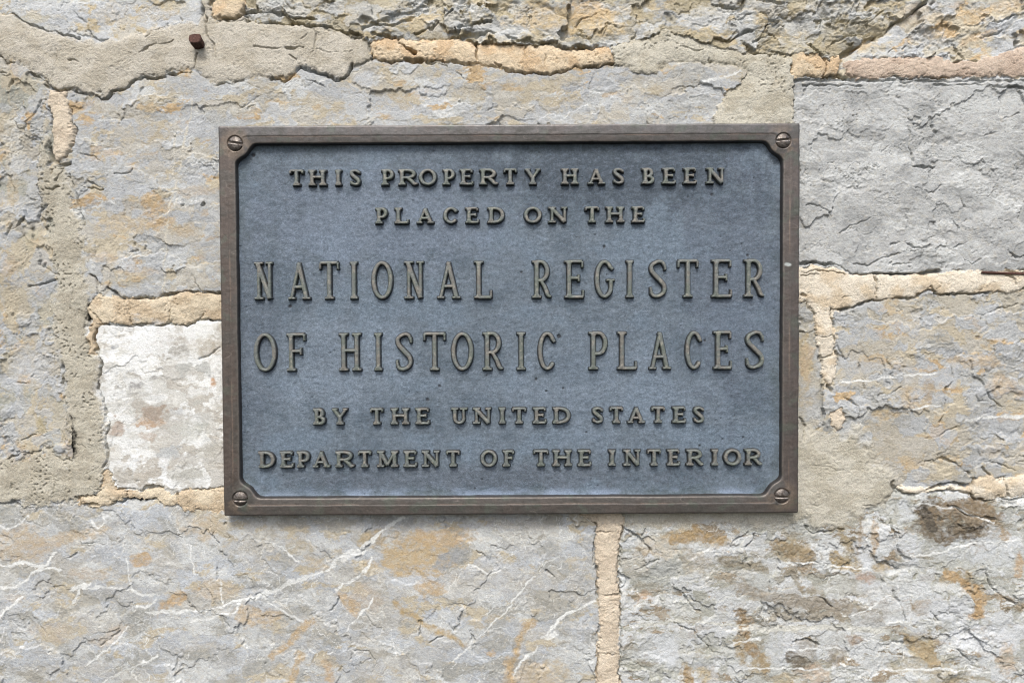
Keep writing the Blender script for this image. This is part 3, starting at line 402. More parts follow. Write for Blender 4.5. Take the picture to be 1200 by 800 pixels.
# ---- cracks and gaps
def crack(pts, wid, dep, lip=0.0):
    sl = pb(pts, 12 + wid); n = np.clip(.75 + .8 * perlin(U[sl] / 16, V[sl] / 16, int(pts[0][0] + pts[0][1]) % 71 + 2), .12, 1.4)
    d = line_d(sl, pts); H[sl] -= dep * np.minimum(n, 1) * sstep(wid * n, wid * .25 * n, d)
for c in [([(13, 18), (25, 25), (45, 33), (60, 38), (80, 42), (93, 46)], 2.2, 6), ([(153, 62), (165, 60), (180, 56), (195, 52), (204, 47)], 1.3, 3), ([(172, 43), (182, 38), (197, 30)], 1.2, 2.5), ([(67, 57), (67, 70), (63, 85), (62, 93)], 1.1, 2), ([(82, 72), (88, 72), (95, 74)], 1.4, 3),
          ([(0, 66), (10, 74), (18, 75)], 1.8, 5), ([(38, 86), (48, 92), (55, 98), (62, 104), (70, 107), (90, 107)], 2.0, 6), ([(90, 107), (105, 110), (120, 116), (126, 115), (131, 108), (148, 105), (155, 98), (165, 94), (172, 92), (195, 92)], 2.0, 7), ([(200, 88), (222, 86), (229, 78), (232, 64)], 1.9, 7), ([(240, 26), (244, 42), (252, 58), (255, 68)], 1.4, 3), ([(104, 25), (103, 35), (108, 43), (113, 45)], 1.5, 4), ([(80, 2), (88, 15), (100, 27)], 1.1, 2), ([(112, 46), (126, 47)], 1.6, 4),
          ([(236, -40), (236, 0), (238, 20), (241, 27)], 3.5, 8), ([(287, -30), (287, 0), (284, 16), (300, 12), (300, 8)], 2.4, 8), ([(256, 100), (270, 99), (285, 96)], 1.5, 4), ([(265, 26), (275, 28), (290, 24)], 1.5, 3),
          ([(298, 24), (330, 26), (360, 30), (385, 33), (405, 38), (422, 44)], 2.6, 8), ([(352, 78), (365, 84), (380, 88), (398, 94), (408, 88), (413, 75)], 2.2, 7), ([(318, 93), (335, 94), (345, 87), (352, 80)], 2.2, 6), ([(335, 58), (355, 56)], 2.2, 5), ([(340, 66), (346, 70)], 2.2, 4), ([(298, 55), (312, 58), (330, 59)], 1.3, 3), ([(358, 28), (373, 40), (366, 62)], .9, 2), ([(352, 48), (360, 42)], .8, 1.5), ([(431, 46), (432, 57)], 1.6, 5), ([(416, 48), (428, 46)], 1.8, 5), ([(370, 60), (400, 63), (412, 60)], .9, 1.6), ([(357, 92), (370, 97), (380, 102)], 1.3, 3),
          ([(436, 71), (437, 65)], 1.6, 5), ([(468, 51), (478, 56), (487, 62)], 2.0, 9), ([(486, 60), (488, 63)], 3.8, 10), ([(476, 71), (484, 73), (494, 72)], 3.4, 9), ([(455, 73), (475, 74)], 1.6, 5), ([(500, 73), (525, 79)], 1.4, 5), ([(558, 51), (560, 60), (559, 75)], 1.4, 6), ([(640, 56), (638, 80)], .9, 2), ([(525, 79), (540, 90), (550, 96)], 1.0, 2.5), ([(530, 72), (550, 74), (575, 78), (600, 83)], 2.0, 4), ([(580, 75), (586, 78)], 2.2, 6), ([(595, 84), (640, 88), (660, 84), (680, 79), (700, 80), (718, 75)], 1.7, 7), ([(617, 54), (615, 70)], 1.0, 2.5), ([(696, 62), (702, 72)], 1.0, 2),
          ([(300, 12), (330, 16), (345, 22), (372, 23)], 2.4, 6), ([(425, 37), (440, 30), (455, 33)], 2, 5), ([(425, 27), (445, 28), (465, 20), (490, 11), (502, 3)], 6, 5), ([(452, 32), (480, 25), (500, 10)], 3, 5), ([(485, 40), (505, 33), (515, 28), (531, 15)], 1.6, 6), ([(537, 35), (560, 27), (575, 27)], 2.2, 6), ([(545, 44), (570, 40), (590, 43), (606, 47)], 3, 6), ([(438, 40), (450, 45), (462, 47)], 3, 6), ([(600, 49), (640, 52), (668, 57), (695, 57)], 3, 6), ([(645, 50), (665, 46), (676, 43)], 1.8, 5), ([(676, 32), (684, 22), (700, 14)], 1.2, 3), ([(708, 40), (716, 26)], 1.2, 3), ([(780, 18), (786, 36)], 6, 4), ([(838, 7), (865, 10)], 2.2, 5), ([(860, 26), (880, 18)], 1.8, 5), ([(840, 46), (855, 49), (868, 40), (880, 38)], 2, 6), ([(873, 52), (885, 60), (902, 65)], 3.0, 7), ([(880, 50), (905, 42)], 1.6, 4), ([(880, 2), (930, 6)], 2, 4), ([(800, 55), (812, 62), (822, 60)], 1.6, 4), ([(830, 66), (832, 75)], 1.4, 4), ([(745, 38), (743, 46)], 1.2, 3),
          ([(898, 34), (912, 27)], 2.2, 6), ([(986, 67), (994, 62), (1008, 54), (1026, 45)], 4.4, 12), ([(986, 68), (986, 80), (983, 88), (992, 92)], 3.2, 12), ([(948, 53), (962, 65), (966, 76), (966, 88)], 1.9, 7), ([(1090, -2), (1070, 15), (1050, 27), (1040, 36)], 2.0, 6), ([(1000, 28), (1020, 25), (1035, 15)], 1.4, 3), ([(1157, 27), (1175, 24), (1191, 18)], 1.8, 5), ([(1120, 72), (1146, 72)], 2.0, 6), ([(1118, 54), (1128, 62), (1129, 71)], 1.6, 4), ([(975, 51), (990, 43), (1015, 40)], 1.6, 5), ([(1150, 46), (1175, 36)], 1.6, 4), ([(1040, 60), (1060, 56)], 1.2, 3), ([(1193, 48), (1194, 54)], 3, 6), ([(905, 60), (926, 66)], 1.6, 5),
          ([(930, 96), (980, 93), (1030, 94), (1100, 96), (1130, 94), (1200, 95), (1400, 95)], 3.0, 4.5), ([(940, 101), (990, 99), (1010, 101)], 1.8, 3), ([(1095, 101), (1140, 99), (1200, 105)], 1.8, 3), ([(1064, 148), (1067, 165), (1068, 185), (1070, 194)], 1.2, 3), ([(1070, 194), (1095, 195)], 1.6, 4), ([(1092, 148), (1098, 160)], 1.5, 3), ([(1175, 140), (1195, 132)], 1.2, 3), ([(965, 125), (966, 140), (974, 152)], 1.0, 2), ([(1155, 160), (1170, 156)], 1.0, 2.4),
          ([(938, 309), (950, 308), (968, 308), (985, 312), (997, 320), (1005, 322), (1030, 319), (1050, 320), (1085, 321), (1102, 316)], 2.6, 10), ([(938, 319), (965, 317), (990, 321)], 1.2, 4), ([(938, 323), (960, 322)], 1.0, 3), ([(1025, 320), (1027, 340), (1026, 352)], 1.7, 7), ([(1100, 318), (1101, 330), (1097, 338)], 1.6, 5), ([(974, 363), (985, 364), (1000, 358), (1027, 352)], 2.2, 9), ([(1027, 352), (1060, 350), (1078, 346), (1091, 335), (1097, 344), (1120, 346), (1160, 343)], 1.6, 6), ([(939, 345), (945, 347)], 3, 6), ([(940, 388), (948, 391), (955, 386)], 1.5, 4), ([(960, 396), (975, 392)], 1.2, 4), ([(974, 365), (976, 385), (978, 402)], 1.4, 5), ([(1178, 320), (1186, 328), (1190, 334)], 1.2, 4), ([(1178, 318), (1210, 321), (1260, 322)], 2.2, 5), ([(986, 350), (1000, 346)], 1.2, 2),
          ([(1000, 311), (1020, 309), (1045, 300), (1056, 297)], 1.3, 3), ([(1045, 286), (1060, 284), (1075, 291), (1090, 288)], 1.8, 3.5), ([(982, 272), (1005, 262), (1018, 254)], 1.2, 3), ([(945, 240), (960, 241), (975, 254)], 1.2, 2.5), ([(1115, 256), (1122, 268)], 1.2, 3), ([(1120, 290), (1135, 282)], 1.2, 3), ([(1132, 305), (1140, 310), (1150, 304)], 1.4, 3.5), ([(1050, 309), (1070, 308)], 1.2, 3), ([(1075, 220), (1095, 225), (1105, 216)], 1, 2.4), ([(1180, 293), (1190, 303), (1200, 300)], 1.4, 3.5), ([(1140, 372), (1160, 366), (1192, 355)], 1.5, 3), ([(1012, 275), (1025, 273)], 1.2, 3), ([(1125, 232), (1130, 246)], 1.2, 2.5),
          ([(938, 488), (943, 500), (940, 516)], 1.6, 4), ([(968, 452), (972, 459)], 4, 9), ([(960, 418), (975, 416), (978, 408)], 1.2, 4), ([(1117, 428), (1116, 445), (1110, 455), (1105, 475), (1100, 495)], 1.7, 4.5), ([(1006, 425), (1008, 440), (1012, 455)], 1.4, 3), ([(990, 465), (1003, 474), (1005, 490)], 1.3, 3), ([(1030, 462), (1045, 460), (1056, 453)], 1.2, 3), ([(980, 404), (990, 420)], 1.6, 3), ([(1040, 420), (1045, 440)], 1.2, 3), ([(1085, 540), (1105, 536), (1120, 545), (1136, 555)], 1.7, 4.5), ([(1150, 548), (1160, 558)], 1.6, 4), ([(1120, 500), (1105, 508), (1082, 515)], 1.3, 3), ([(1150, 450), (1160, 465), (1178, 478)], 1.3, 3), ([(1160, 540), (1190, 550)], 1.4, 3), ([(1046, 568), (1051, 578)], 4, 8), ([(1085, 573), (1100, 569), (1115, 566), (1138, 567)], 2.2, 8), ([(1140, 560), (1140, 585)], 1.5, 6), ([(1178, 560), (1180, 581)], 1.3, 5), ([(950, 590), (960, 591)], 1.2, 3), ([(1010, 592), (1018, 589)], 1.4, 4), ([(950, 545), (990, 550)], .9, 1.5), ([(1140, 587), (1200, 583), (1300, 584)], 1.5, 5),
          ([(40, 240), (50, 243), (44, 252), (42, 260)], 2.4, 6), ([(12, 272), (25, 263), (32, 254)], 2.0, 6), ([(35, 335), (50, 333), (64, 329)], 2, 5), ([(32, 228), (40, 234)], 2, 5), ([(9, 255), (14, 262), (9, 280)], 2, 4), ([(0, 85), (8, 86)], 2, 3.5), ([(14, 95), (10, 110)], 1.6, 3.5), ([(48, 310), (60, 318), (70, 322)], 2, 4), ([(52, 100), (60, 104)], 3, 6), ([(59, 168), (62, 188), (70, 195), (82, 192)], 3.2, 9), ([(0, 195), (10, 205), (18, 225)], 1.2, 3), ([(28, 150), (44, 130), (48, 118)], 1.4, 3), ([(84, 205), (88, 225), (94, 245), (98, 265)], 2, 4), ([(74, 200), (66, 212)], 2, 4), ([(55, 222), (70, 220)], 2, 4),
          ([(108, 322), (113, 330), (114, 344)], 1.8, 5), ([(125, 335), (135, 345), (150, 350), (165, 351), (185, 349), (200, 343), (225, 342), (258, 343)], 2.2, 8), ([(153, 355), (154, 379)], 1.2, 3.5), ([(203, 350), (200, 362), (199, 377)], 1.7, 5), ([(107, 363), (113, 372), (119, 381)], 1.8, 6), ([(105, 381), (120, 381), (150, 382), (180, 384), (200, 380), (230, 379), (238, 370)], 1.5, 6), ([(113, 386), (112, 400)], 1.4, 6), ([(225, 322), (235, 340), (250, 343)], 1.2, 2.5), ([(95, 180), (110, 184), (120, 190)], 1.2, 2.5), ([(105, 213), (120, 220)], 1.6, 3), ([(135, 203), (150, 205), (157, 200)], 1.4, 3), ([(120, 222), (90, 218)], 1.3, 3), ([(100, 318), (110, 325), (118, 334)], 1.4, 3),
          ([(113, 398), (114, 412), (120, 424), (117, 440), (116, 455), (122, 470)], 2.2, 8), ([(122, 470), (127, 498), (124, 515), (126, 532), (121, 548)], 1.8, 5), ([(138, 572), (150, 572), (165, 573), (180, 570), (190, 573)], 2.4, 8), ([(88, 583), (95, 592), (115, 591)], 1.8, 6), ([(148, 576), (150, 586), (140, 590)], 1.6, 6), ([(207, 578), (208, 592)], 1.5, 5), ([(73, 420), (76, 460), (79, 482)], 1.8, 3.5), ([(0, 590), (15, 589), (22, 592)], 1.8, 5), ([(66, 560), (63, 578)], 1.2, 2.5), ([(233, 420), (245, 416), (257, 408)], 1.3, 3), ([(92, 520), (100, 524)], 1.6, 4), ([(20, 450), (32, 450)], 1.2, 3), ([(25, 515), (45, 508), (55, 507)], 1.4, 3), ([(10, 537), (25, 530), (35, 532)], 1.6, 4), ([(62, 530), (70, 540), (85, 540)], 1.6, 4),
          ([(697, 612), (695, 640), (700, 680), (702, 720), (698, 800), (697, 900)], 1.7, 6), ([(728, 640), (725, 680), (728, 720), (726, 800)], 1.4, 4), ([(703, 695), (727, 697)], 1.3, 4), ([(701, 765), (725, 766)], 1.2, 3.5), ([(698, 624), (715, 623)], 1.0, 2.5), ([(725, 613), (735, 620), (750, 631), (762, 645)], 1.8, 5), ([(730, 618), (728, 632)], 2, 5), ([(745, 668), (760, 660), (770, 656)], 1.5, 3.5), ([(857, 641), (862, 632), (878, 622)], 1.9, 6), ([(875, 641), (885, 631), (884, 625)], 1.6, 6), ([(752, 628), (757, 619)], 1.3, 4), ([(725, 672), (735, 680), (728, 690)], 2, 4), ([(800, 695), (812, 712), (820, 716)], 1.6, 4), ([(790, 730), (815, 742), (830, 758)], 1.6, 4), ([(640, 670), (650, 676)], 1.8, 4),
          ([(945, 617), (950, 625), (970, 622), (986, 620)], 2.0, 6), ([(997, 635), (1000, 650)], 1.6, 4), ([(1043, 606), (1048, 630), (1055, 648), (1066, 655)], 1.8, 4), ([(1150, 660), (1160, 685), (1175, 700), (1200, 713), (1280, 720)], 2.0, 5), ([(1045, 690), (1055, 712), (1062, 732)], 1.7, 4), ([(1090, 715), (1100, 728)], 1.4, 4), ([(1110, 592), (1130, 602), (1165, 608)], 2.2, 5), ([(1198, 786), (1200, 800)], 2.5, 4), ([(1098, 790), (1101, 793)], 4, 8), ([(1108, 766), (1110, 775)], 2, 4), ([(960, 700), (975, 710)], 1.6, 4), ([(930, 752), (945, 750), (960, 756)], 2, 5), ([(905, 712), (915, 724)], 2, 4), ([(1120, 760), (1140, 780)], 1.3, 3),
          ([(96, 635), (122, 638)], 1.0, 2), ([(265, 612), (268, 630)], 1.4, 3.5), ([(250, 615), (254, 650), (254, 680)], 1.0, 2.5), ([(386, 714), (396, 705), (397, 698)], 1.5, 4), ([(534, 737), (543, 718)], 1.6, 4), ([(490, 744), (493, 728)], 1.6, 4), ([(505, 752), (518, 745)], 1.2, 3), ([(550, 738), (556, 752)], 1.2, 3), ([(410, 770), (415, 762), (432, 763), (441, 775), (438, 785), (420, 787), (411, 778)], .9, 2.2), ([(422, 765), (424, 778), (432, 770)], .8, 2), ([(75, 655), (88, 648)], 1.3, 3), ([(140, 740), (120, 755)], 1.1, 2.5), ([(205, 790), (208, 770)], 1.1, 2.5)]:
    crack(*c)
# the wall stays clear of the back of the plaque
pm = sstep(0, 14, np.minimum(np.minimum(U - 262, 932 - U), np.minimum(V - 152, 598 - V))); H = np.where(pm > 0, np.minimum(H, 4 + (1 - pm) * 8), H)
H = np.clip(H, -13, 13)
print("relief %.1fs  H %.2f..%.2f mean %.2f" % (time.time() - T0, H.min(), H.max(), H.mean()))
Hm = H * f32(S); XX, ZZ = px2plane(U, V, 0.0)
wall = thing("stone_wall", "old wall of grey limestone blocks with crumbling beige and orange mortar behind the plaque", "wall", (0, 0, 0))
cl = LAB[:-1, :-1]; inner = (U[:-1, :-1] > 285) & (U[:-1, :-1] < 905) & (V[:-1, :-1] > 180) & (V[:-1, :-1] < 570)
for i, (nm, lb, mt) in enumerate(REG):
    keep = (cl == i) & ~inner
    if keep.sum() < 20: continue
    grid_mesh(nm, XX, -Hm, ZZ, keep, mt, wall, C, lb)
box_mesh("wall_core", XX.min() - .002, XX.max() + .002, 13.5 * S, .25, ZZ.min() - .002, ZZ.max() + .002, M_CORE, wall)
print("wall %.1fs" % (time.time() - T0))

# ================================================================== THE PLAQUE
FRONT = 17.0 * S                                # front of the frame, out from the wall
FIELD = 7.4 * S                                 # front of the recessed field
cx4, cz4 = px2plane([256, 938, 935, 262], [148, 144, 601, 604], FRONT)
PC = np.array([cx4.mean(), cz4.mean()])
PW = ((cx4[1] - cx4[0]) + (cx4[2] - cx4[3])) / 2; PH = ((cz4[0] - cz4[3]) + (cz4[1] - cz4[2])) / 2
PROT = math.atan2((cz4[1] - cz4[0]) + (cz4[2] - cz4[3]), (cx4[1] - cx4[0]) + (cx4[2] - cx4[3]))
plaque = thing("bronze_plaque", "cast bronze plaque with raised lettering on a blue grey field, screwed to the stone wall", "plaque", (PC[0], 0, PC[1]))
plaque.rotation_euler = (0, -PROT, 0)
cr, sr = math.cos(PROT), math.sin(PROT)
def to_local(px, py, depth):
    x, z = px2plane(px, py, depth); x = x - PC[0]; z = z - PC[1]
    return (x * cr + z * sr) / S, (-x * sr + z * cr) / S          # plaque units = 0.595 mm
A, B = PW / S / 2 + .9, PH / S / 2 + .9
print("plaque half size %.1f %.1f rot %.3f" % (A, B, math.degrees(PROT)))
SCX, SCY = A - 19.7, B - 20.7                   # screw centres
IA, IB = A - 20.2, B - 21.4                     # window half size
def smin(a, b, k):
    h = np.clip(.5 + .5 * (b - a) / k, 0, 1); return b + (a - b) * h - k * h * (1 - h)
def frame_sd(x, y):
    """Distance to the rim outline, negative within the rim material."""
    ax, ay = np.abs(x), np.abs(y)
    band = -np.maximum(ax - IA, ay - IB)
    boss = np.hypot(ax - SCX, ay - SCY) - 17.0
    return smin(band, boss, 9.0)
g1 = np.arange(-A - 1.2, A + 1.3, .55, dtype=f32); g2 = np.arange(-B - 1.2, B + 1.3, .55, dtype=f32)
FX, FY = np.meshgrid(g1, g2[::-1])
n1 = fbm(FX / 40, FY / 40, 3, 301); n2 = fbm(FX / 6, FY / 6, 3, 305)
sd = frame_sd(FX, FY) + .25 * n1 + .12 * n2; d = -sd
out = np.minimum(A - np.abs(FX), B - np.abs(FY)) + .3 * n1 + .15 * n2   # distance from outer edge
cor = np.hypot(np.maximum(np.abs(FX) - A + 3, 0), np.maximum(np.abs(FY) - B + 3, 0)); out = np.where(cor > 0, np.minimum(out, 3 - cor), out)
h = np.interp(d, [-2, -.6, .9, 1.8, 3.0, 7.5, 8.6, 9.6, 40], [-11, -9.4, -1.7, -1.2, -1.0, -.5, -.45, 0, 0]).astype(f32)
h -= np.interp(out, [-1.0, 0, .5, 1.2, 2.4], [26, 18, 1.5, .5, 0]).astype(f32)
rs = np.hypot(np.abs(FX) - SCX, np.abs(FY) - SCY)
h -= 1.6 * sstep(9.5, 8.2, rs)
h += .12 * n2 + .25 * n1
keep = ((sd[:-1, :-1] < 1.6) | (sd[1:, 1:] < 1.6)) & (out[:-1, :-1] > -1.4)
# colour of the rim: brown grey bronze, greyer on top, worn pinkish brown edges
c = np.empty(FX.shape + (3,), f32); c[:] = lin(96, 93, 91)
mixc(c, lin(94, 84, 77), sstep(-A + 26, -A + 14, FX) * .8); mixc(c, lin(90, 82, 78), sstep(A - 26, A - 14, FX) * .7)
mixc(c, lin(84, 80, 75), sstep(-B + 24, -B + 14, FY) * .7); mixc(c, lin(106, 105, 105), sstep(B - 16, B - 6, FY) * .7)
nn = fbm(FX / 30, FY / 30, 4, 311, g=.6); mixc(c, lin(104, 94, 88), .3 * sstep(.1, .5, nn)); mixc(c, lin(86, 86, 82), .5 * sstep(-.1, -.5, nn))
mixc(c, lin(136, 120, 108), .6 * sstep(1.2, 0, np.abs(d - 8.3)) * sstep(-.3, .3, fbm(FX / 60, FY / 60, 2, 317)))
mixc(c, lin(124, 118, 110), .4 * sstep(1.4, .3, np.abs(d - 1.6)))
mixc(c, lin(134, 120, 104), .5 * sstep(22, 12, rs) * sstep(0, .3, nn + .25))
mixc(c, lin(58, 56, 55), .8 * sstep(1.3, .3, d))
scr = sstep(.045, .0, np.abs(perlin(FX / 60 + FY / 9, FY / 40 - FX / 30, 327))) * sstep(.1, .5, perlin(FX / 35, FY / 35, 329)); mixc(c, lin(150, 142, 134), .45 * scr)
grm = fbm(FX / 12, FY / 12, 4, 331, g=.65); mixc(c, lin(70, 67, 62), .3 * sstep(.25, .7, grm)); mixc(c, lin(92, 104, 92), .35 * sstep(.3, .7, fbm(FX / 22, FY / 22, 4, 333)))
st_ = fbm(FX / 50, FY / 4, 2, 319) * (np.abs(FY) > IB) + fbm(FX / 4, FY / 50, 2, 321) * (np.abs(FY) <= IB); c *= (1 + .10 * st_)[..., None]
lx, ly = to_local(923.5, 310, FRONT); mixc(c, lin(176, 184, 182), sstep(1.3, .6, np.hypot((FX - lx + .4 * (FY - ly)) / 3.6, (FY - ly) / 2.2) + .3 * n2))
sp = perlin(FX / 2.3, FY / 2.3, 325); mixc(c, lin(70, 62, 56), .5 * sstep(.62, .85, sp))
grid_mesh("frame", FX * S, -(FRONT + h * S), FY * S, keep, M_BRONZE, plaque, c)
# field
g1 = np.arange(-IA - 4, IA + 4.1, .8, dtype=f32); g2 = np.arange(-IB - 4, IB + 4.1, .8, dtype=f32)
GX, GY = np.meshgrid(g1, g2[::-1])
sdF = frame_sd(GX, GY)
def field_h(x, y):
    return .45 * fbm(x / 45, y / 45, 2, 331) + .28 * fbm(x / 7, y / 7, 3, 335, g=.6)
hf = field_h(GX, GY) + 1.6 * np.exp(-np.maximum(sdF, 0) / 2.6)
pits = sstep(.66, .8, perlin(GX / 2.7, GY / 2.7, 341)) * sstep(.1, .5, perlin(GX / 40, GY / 40, 343)); hf -= 1.2 * pits
c = np.empty(GX.shape + (3,), f32); c[:] = lin(106, 120, 132)
n = fbm(GX / 110, GY / 70, 4, 347, g=.55); mixc(c, lin(82, 98, 111), .6 * sstep(.0, .55, n)); mixc(c, lin(112, 130, 146), .6 * sstep(-.05, -.5, n))
def fblob(px, py, rx, ry, col, amt):
    x, y = to_local(px, py, FIELD); q = np.hypot((GX - x) / rx, (GY - y) / ry) + .5 * fbm(GX / 24, GY / 24, 4, int(px) % 50, g=.6); mixc(c, col, amt * sstep(1.3, .5, q))
fblob(720, 205, 170, 45, lin(74, 87, 99), .95); fblob(860, 330, 60, 140, lin(90, 101, 116), .5); fblob(400, 430, 90, 60, lin(132, 147, 162), .45); fblob(700, 460, 130, 60, lin(128, 144, 160), .4); fblob(520, 200, 60, 22, lin(84, 97, 109), .5); fblob(330, 240, 40, 50, lin(86, 98, 110), .45); fblob(440, 260, 150, 60, lin(122, 136, 154), .5); fblob(300, 400, 30, 120, lin(98, 109, 122), .45); fblob(560, 560, 260, 14, lin(98, 107, 118), .6)
n = fbm(GX / 10, GY / 5, 4, 351, g=.7); mixc(c, lin(138, 152, 172), .18 * sstep(.0, .6, n)); mixc(c, lin(80, 90, 102), .2 * sstep(.0, -.6, n))
n = perlin(GX / 2.1, GY / 1.9, 353) + .7 * perlin(GX / 4, GY / 3.6, 354); c *= (1 + .26 * n)[..., None]
bot = np.maximum(sstep(-IB + 12, -IB + 2, GY), sstep(34, 8, np.hypot(GX + IA, GY + IB))); bot = np.maximum(bot, sstep(34, 8, np.hypot(GX - IA, GY + IB)))
mixc(c, lin(140, 157, 180), .65 * bot * sstep(-.4, .3, fbm(GX / 26, GY / 12, 3, 355)))
n = fbm(GX / 7, GY / 90, 4, 361, g=.6); c *= (1 + .05 * n)[..., None]        # faint run-off streaks
mixc(c, lin(66, 80, 78), .35 * sstep(14, 3, sdF + 6 * fbm(GX / 18, GY / 18, 3, 363))[...] * sstep(-.2, .5, fbm(GX / 70, GY / 70, 2, 365)))   # darker and greener in patches along the rim
mixc(c, lin(60, 66, 74), .7 * pits)
for px, py, r in [(297, 182, 2.4), (834, 228, 1.8), (655, 394, 2.6), (876, 299, 1.8), (611, 319, 1.5), (708, 289, 2), (501, 468, 2.2), (628, 444, 1.8), (640, 458, 1.6), (826, 399, 1.5), (820, 522, 1.5), (871, 512, 1.4), (340, 359, 2.2), (515, 452, 2), (660, 455, 1.4), (687, 506, 1.4), (872, 525, 1.4)]:
    x, y = to_local(px, py, FIELD); q = np.hypot(GX - x, GY - y); mixc(c, lin(50, 54, 60), .9 * sstep(r + .4, r - .9, q)); hf -= 1.0 * sstep(r + .4, r - .9, q)
c *= .93
keep = (sdF[:-1, :-1] > -3.4) | (sdF[1:, 1:] > -3.4)
grid_mesh("back_plate", GX * S, -(FIELD + hf * S), GY * S, keep, M_FIELD, plaque, c)

# ---- letters, drawn as strokes and cast as relief with drafted sides
def arc(cx, cy, rx, ry, a0, a1, w0, w1, n=22):
    """Ellipse arc, degrees counter-clockwise; w0 half width on the sides, w1 at top and bottom."""
    out = []; p = None
    for i in range(n + 1):
        a = math.radians(a0 + (a1 - a0) * i / n); q = (cx + rx * math.cos(a), cy + ry * math.sin(a), w1 + (w0 - w1) * abs(math.cos(a)) ** 1.3)
        if p: out.append((*p, *q))
        p = q
    return out
def seg(x0, y0, x1, y1, w0, w1=None): return [(x0, y0, w0, x1, y1, w0 if w1 is None else w1, 1)]       # square-ended
def spline(pts, n=7):
    out = []; P = [pts[0]] + list(pts) + [pts[-1]]; p = None
    for i in range(1, len(P) - 2):
        a, b, c_, d_ = (np.array(P[i + k], float) for k in (-1, 0, 1, 2))
        for j in range(n + 1):
            t = j / n; q = tuple(.5 * ((2 * b) + (c_ - a) * t + (2 * a - 5 * b + 4 * c_ - d_) * t * t + (3 * b - a - 3 * c_ + d_) * t ** 3))
            if p and j: out.append((*p, *q))
            p = q
    return out
def glyph(ch, W, Hh, s, t, q, e):
    """Strokes (x, y, half width) of one capital: s stem, t thin, q serif half widths, e serif reach."""
    T = Hh - q; Bt = q; sx = max(e * .92, s)
    def stem(x, y0=Bt, y1=T, b=True, tp=True, w=None):
        w = w or s; r = seg(x, y0, x, y1, w)
        if b: r += seg(x - e, Bt, x + e, Bt, q) + seg(x, q, x, Bt + 3.2 * q, w * 1.75, w)
        if tp: r += seg(x - e, T, x + e, T, q) + seg(x, T, x, T - 3.2 * q, w * 1.75, w)
        return r
    if ch == 'I': return stem(W / 2)
    if ch == 'H': return stem(sx) + stem(W - sx) + seg(sx, Hh * .54, W - sx, Hh * .54, t)
    if ch == 'T': return stem(W / 2, tp=False) + seg(q, T, W - q, T, t * .95) + seg(q, T, q * .9, T - Hh * .17, q * 1.15, q * .9) + seg(W - q, T, W - q * .9, T - Hh * .17, q * 1.15, q * .9)
    if ch == 'L': return stem(sx) + seg(sx, Bt, W - q, Bt, t * .95) + seg(W - q, Bt, W - q * .9, Bt + Hh * .18, q * 1.15, q * .9)
    if ch in 'EF':
        r = stem(sx) + seg(sx, T, W - 2 * q, T, t * .95) + seg(W - 1.8 * q, T, W - 1.7 * q, T - Hh * .16, q * 1.15, q * .9)
        r += seg(sx, Hh * .53, W * .72, Hh * .53, t * .9) + seg(W * .72, Hh * .53 + Hh * .08, W * .72, Hh * .53 - Hh * .09, q)
        if ch == 'E': r += seg(sx, Bt, W - q, Bt, t * .95) + seg(W - q, Bt, W - q * .9, Bt + Hh * .17, q * 1.15, q * .9)
        return r
    if ch == 'N': return stem(sx, w=t) + seg(W - sx * .9, q, W - sx * .9, T, t) + seg(W - sx * .9 - e * .9, T, W - q * .6, T, q) + seg(sx * .75, T, W - sx * .95, q * .9, s * 1.05)
    if ch == 'M': return stem(sx, w=t) + stem(W - sx, w=s) + seg(sx, T, W / 2, Bt + q, s) + seg(W / 2, Bt + q, W - sx, T, t)
    if ch == 'A':
        x0, x1 = e * .8, W - e * .95
        return seg(W * .5, T, x0, Bt, t) + seg(W * .5 - t * .3, Hh - s * .8, x1, Bt, s) + seg(x0 - e * .75, Bt, x0 + e * .8, Bt, q) + seg(x1 - e * .9, Bt, x1 + e * .9, Bt, q) + seg(W * .28, Hh * .33, W * .68, Hh * .33, t * .95)
    if ch == 'Y': return stem(W / 2, y1=Hh * .45, tp=False) + seg(e * .8, T, W / 2, Hh * .42, s * .95) + seg(W - e * .8, T, W / 2, Hh * .42, t) + seg(q, T, e * 1.7, T, q) + seg(W - e * 1.6, T, W - q, T, q)
    if ch == 'U': return seg(sx, T, sx, Hh * .32, s) + seg(W - sx, T, W - sx, Hh * .32, t) + seg(sx - e, T, sx + e, T, q) + seg(W - sx - e, T, W - sx + e, T, q) + arc((W) / 2, Hh * .32, W / 2 - sx, Hh * .32 - t, 180, 360, (s + t) / 2, t)
    if ch == 'O': return arc(W / 2, Hh / 2, W / 2 - s * .95, Hh / 2 - t * .8, 0, 360, s, t, 44)
    if ch == 'C': return arc(W / 2 + s * .3, Hh / 2, W / 2 - s * .8, Hh / 2 - t * .8, 42, 312, s, t, 34) + seg(W * .5 + (W / 2 - s) * .74 + s * .3, Hh * .84, W - q * 1.2, Hh * .74, q * 1.5)
    if ch == 'G':
        x = W - s * 1.7
        return arc(W / 2, Hh / 2, W / 2 - s * .95, Hh / 2 - t * .8, 45, 322, s, t, 34) + seg(W / 2 + (W / 2 - s) * .7, Hh * .84, W - q * 1.6, Hh * .76, q * 1.5) + seg(x, Hh * .46, x, Hh * .16, s * .95, t) + seg(x - e * .95, Hh * .47, x + e * .85, Hh * .47, q)
